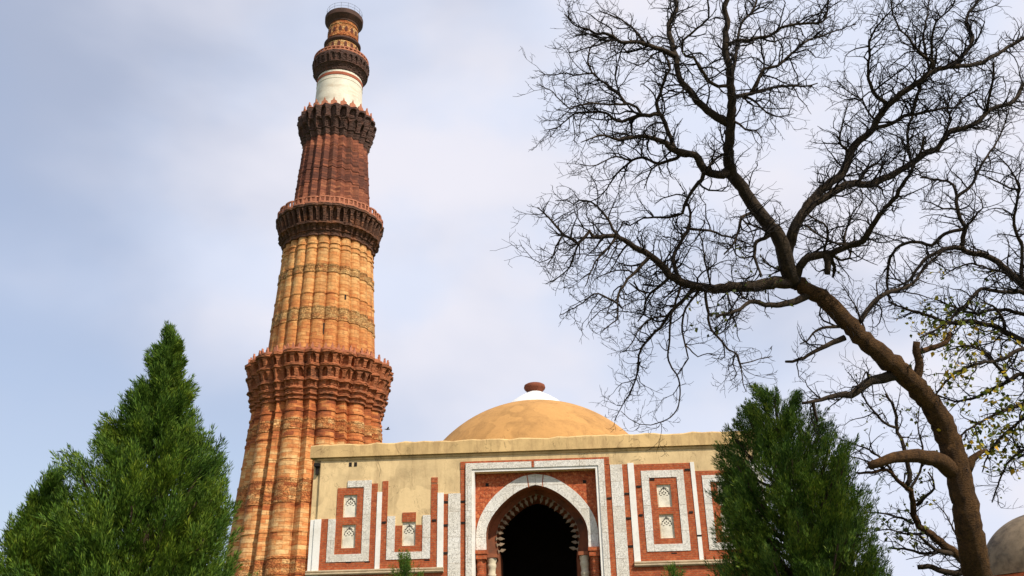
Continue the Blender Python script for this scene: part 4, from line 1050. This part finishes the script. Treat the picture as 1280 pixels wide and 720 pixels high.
# --- slender tree behind the trunk
loc, _ = base_of(1250, 800, 15.5)
st_ = empty('slender_tree', loc); tag(st_, 'slender crooked tree with thin brown limbs right behind the thick leaning trunk', 'tree')
T2 = Tree(st_, 8, 15.5, M_bark, M_twig)
T2.limb('T', None, [(1270, 960), (1255, 820), (1230, 740), (1204, 702), (1185, 685), (1160, 666), (1146, 652), (1141, 636), (1140, 620), (1134, 609), (1122, 600), (1108, 588), (1090, 590), (1070, 591)], 26, 2.5, 0, 'trunk', .9)
T2.limb('a', 'T', [(1133, 608), (1138, 592), (1132, 570), (1129, 555), (1122, 540), (1119, 515), (1107, 492)], 7, 3, .2, 'limb#a')
T2.limb('b', 'T', [(1146, 632), (1158, 620), (1168, 611), (1166, 600), (1160, 590)], 5, 2, -.3, 'limb#b')
T2.limb('c', 'T', [(1142, 655), (1128, 648), (1112, 644), (1098, 641), (1082, 640)], 4, 1.5, .2, 'limb#c')
T2.limb('d', 'T', [(1192, 692), (1175, 690), (1160, 680), (1148, 668)], 7, 3, -.3, 'limb#d')
T2.limb('e', 'T', [(1210, 712), (1195, 717), (1172, 712), (1160, 708), (1147, 709)], 9, 6, .2, 'limb#e')
T2.limb('f', 'T', [(1185, 688), (1168, 690), (1155, 692), (1135, 687), (1110, 685)], 5, 2, .4, 'limb#f')
T2.limb('g', 'T', [(1112, 590), (1098, 582), (1080, 575), (1060, 570), (1046, 560)], 3.5, 1, -.2, 'limb#g')
T2.limb('h', 'T', [(1203, 700), (1195, 670), (1180, 640), (1165, 625)], 3, 1, .4, 'limb#h')
T2.limb('i', 'T', [(1122, 600), (1105, 576), (1086, 562), (1062, 553), (1042, 545)], 4, 1, -.2, 'limb#g')
T2.limb('j', 'T', [(1137, 612), (1150, 590), (1153, 560), (1147, 530), (1150, 505)], 4, 1, .3, 'limb#j')
T2.limb('k', 'T', [(1160, 666), (1135, 668), (1112, 662), (1092, 664)], 4, 1, .2, 'limb#c')
T2.limb('l', 'a', [(1121, 535), (1105, 528), (1085, 505), (1072, 480), (1060, 465)], 4, 1, -.3, 'limb#a')
T2.build(); T2.grow(spacing=.11, reach=.9, dens=1.0, min_r=.0036)
T2.leaves([(1120, 640, 45, 60, .085), (1100, 690, 50, 90, .085), (1160, 585, 45, 34, .08), (1135, 560, 50, 24, .07), (1125, 520, 60, 26, .07), (1090, 480, 60, 14, .07)], M_leafG)

# --- tree standing beyond the right edge, its boughs reaching in
loc, _ = base_of(1440, 800, 14.0)
rt = empty('leafy_branch_tree', loc); tag(rt, 'tree at the right edge, its thin boughs reaching in with last yellow leaves', 'tree')
T3 = Tree(rt, 9, 14.0, M_bark, M_twig)
T3.limb('T', None, [(1470, 1000), (1455, 850), (1440, 720), (1425, 600), (1405, 520), (1390, 470), (1370, 420), (1360, 360), (1362, 290), (1372, 200)], 34, 12, 0, 'trunk', .3)
T3.limb('r1', 'T', [(1360, 400), (1310, 378), (1280, 357), (1265, 344), (1248, 328), (1231, 320), (1212, 316), (1202, 309), (1205, 296), (1206, 284), (1200, 274), (1196, 260), (1196, 245), (1190, 231), (1177, 225), (1165, 224), (1150, 222)], 14, 2, .15, 'limb#1')
T3.limb('r1b', 'r1', [(1204, 310), (1186, 310), (1165, 318), (1150, 332), (1136, 350), (1122, 358)], 7, 2, -.2, 'limb#1')
T3.limb('r1c', 'r1', [(1196, 247), (1205, 239), (1215, 231), (1224, 212), (1235, 194), (1246, 178), (1255, 158), (1262, 135)], 4.5, 1.5, .3, 'limb#1')
T3.limb('r1d', 'r1', [(1206, 285), (1216, 275), (1222, 266), (1229, 260), (1224, 246)], 4, 1.2, -.3, 'limb#1')
T3.limb('r1e', 'r1', [(1205, 286), (1181, 292), (1165, 307), (1145, 302), (1125, 307), (1113, 322), (1110, 340), (1109, 360), (1112, 376)], 5, 3, .3, 'limb#1')
T3.limb('r1f', 'r1', [(1197, 262), (1180, 261), (1165, 254), (1150, 251)], 3, 1, -.4, 'limb#1')
T3.limb('r2', 'T', [(1372, 460), (1320, 442), (1280, 426), (1260, 417), (1240, 407), (1210, 402), (1185, 404), (1160, 394), (1135, 387), (1110, 377)], 12, 2, .2, 'limb#2')
T3.limb('r2b', 'r2', [(1256, 415), (1252, 396), (1240, 382), (1226, 378)], 5, 2, -.3, 'limb#2')
T3.limb('r2c', 'T', [(1362, 382), (1310, 370), (1280, 366), (1247, 365), (1226, 361), (1212, 377), (1190, 397), (1172, 411), (1150, 422)], 8, 2, -.2, 'limb#3')
T3.limb('r3', 'T', [(1385, 470), (1320, 440), (1280, 436), (1250, 450), (1220, 455), (1192, 468), (1172, 490), (1160, 510)], 8, 2, -.3, 'limb#4')
T3.limb('r4', 'T', [(1400, 530), (1330, 480), (1280, 467), (1260, 477), (1240, 487), (1220, 497), (1195, 502), (1172, 494)], 11, 2, .2, 'limb#5')
T3.limb('r5', 'T', [(1410, 560), (1340, 530), (1290, 520), (1268, 532), (1250, 548), (1236, 566), (1228, 590)], 7, 1.5, 0, 'limb#6')
T3.limb('r6', 'T', [(1365, 330), (1310, 345), (1279, 350), (1278, 310), (1273, 298), (1267, 282), (1270, 257), (1275, 236)], 7, 3, -.2, 'limb#7')
T3.limb('r6b', 'r6', [(1274, 238), (1255, 232), (1236, 222), (1216, 212)], 3, 1, .2, 'limb#7')
T3.limb('r6c', 'r6', [(1275, 236), (1265, 215), (1252, 198), (1240, 190)], 3, 1, -.2, 'limb#7')
T3.limb('r7', 'r1', [(1270, 350), (1255, 340), (1235, 336), (1215, 330), (1195, 335), (1175, 348)], 4, 1.2, .4, 'limb#1')
T3.limb('r8', 'T', [(1400, 520), (1330, 500), (1280, 505), (1240, 520), (1214, 535), (1198, 546)], 9, 2, -.2, 'limb#8')
T3.limb('r9', 'T', [(1380, 450), (1330, 400), (1280, 393), (1250, 386), (1220, 392), (1195, 385), (1168, 374)], 9, 2, .2, 'limb#9')
T3.limb('r10', 'T', [(1405, 540), (1340, 560), (1290, 560), (1262, 575), (1250, 600), (1240, 628)], 7, 1.5, .1, 'limb#10')
T3.limb('r11', 'r4', [(1262, 477), (1250, 462), (1228, 440), (1205, 432), (1180, 440)], 5, 1.5, -.3, 'limb#5')
T3.build(); T3.grow(spacing=.09, reach=1.0, dens=1.1, min_r=.0036)
T3.leaves([(1262, 525, 48, 170, .10), (1215, 430, 60, 60, .085), (1180, 520, 60, 30, .08), (1250, 560, 40, 90, .09), (1225, 500, 45, 50, .075), (1180, 435, 50, 90, .09), (1170, 405, 40, 80, .09), (1240, 455, 50, 90, .085), (1200, 370, 60, 60, .08), (1260, 500, 50, 70, .09), (1230, 540, 40, 60, .085), (1150, 420, 40, 26, .07), (1260, 600, 50, 24, .07), (1190, 470, 40, 30, .07)], M_leafY)


# ------------------------------------------------------------------ bird
p = UN(484.5, 536.7, 55)
m = MB(); 
m.tube([(-.16, 0, 0), (-.10, 0, .0), (0, 0, .0), (.08, 0, .015), (.12, 0, .02), (.16, 0, .015)], [.012, .035, .045, .032, .026, .004], 8)
for s in (-1, 1):
    m.add([(.05, s * .03, .02), (-.06, s * .03, .02), (-.02, s * .18, .10), (.06, s * .18, .10), (-.06, s * .33, .06), (.0, s * .33, .07), (.05, s * .03, .005), (-.06, s * .03, .005)],
          [(0, 1, 2, 3), (3, 2, 4, 5), (0, 3, 2, 1), (6, 7, 2, 3)])
m.add([(-.14, .02, 0), (-.14, -.02, 0), (-.24, -.05, 0), (-.24, .05, 0), (-.19, 0, .01)], [(0, 1, 2, 4), (0, 4, 2, 3)])
b = m.build('bird', M_metal); b.location = tuple(p); b.rotation_euler.z = .3
tag(b, 'tiny dark bird flying right of the minaret above the yellow roof edge', 'bird')
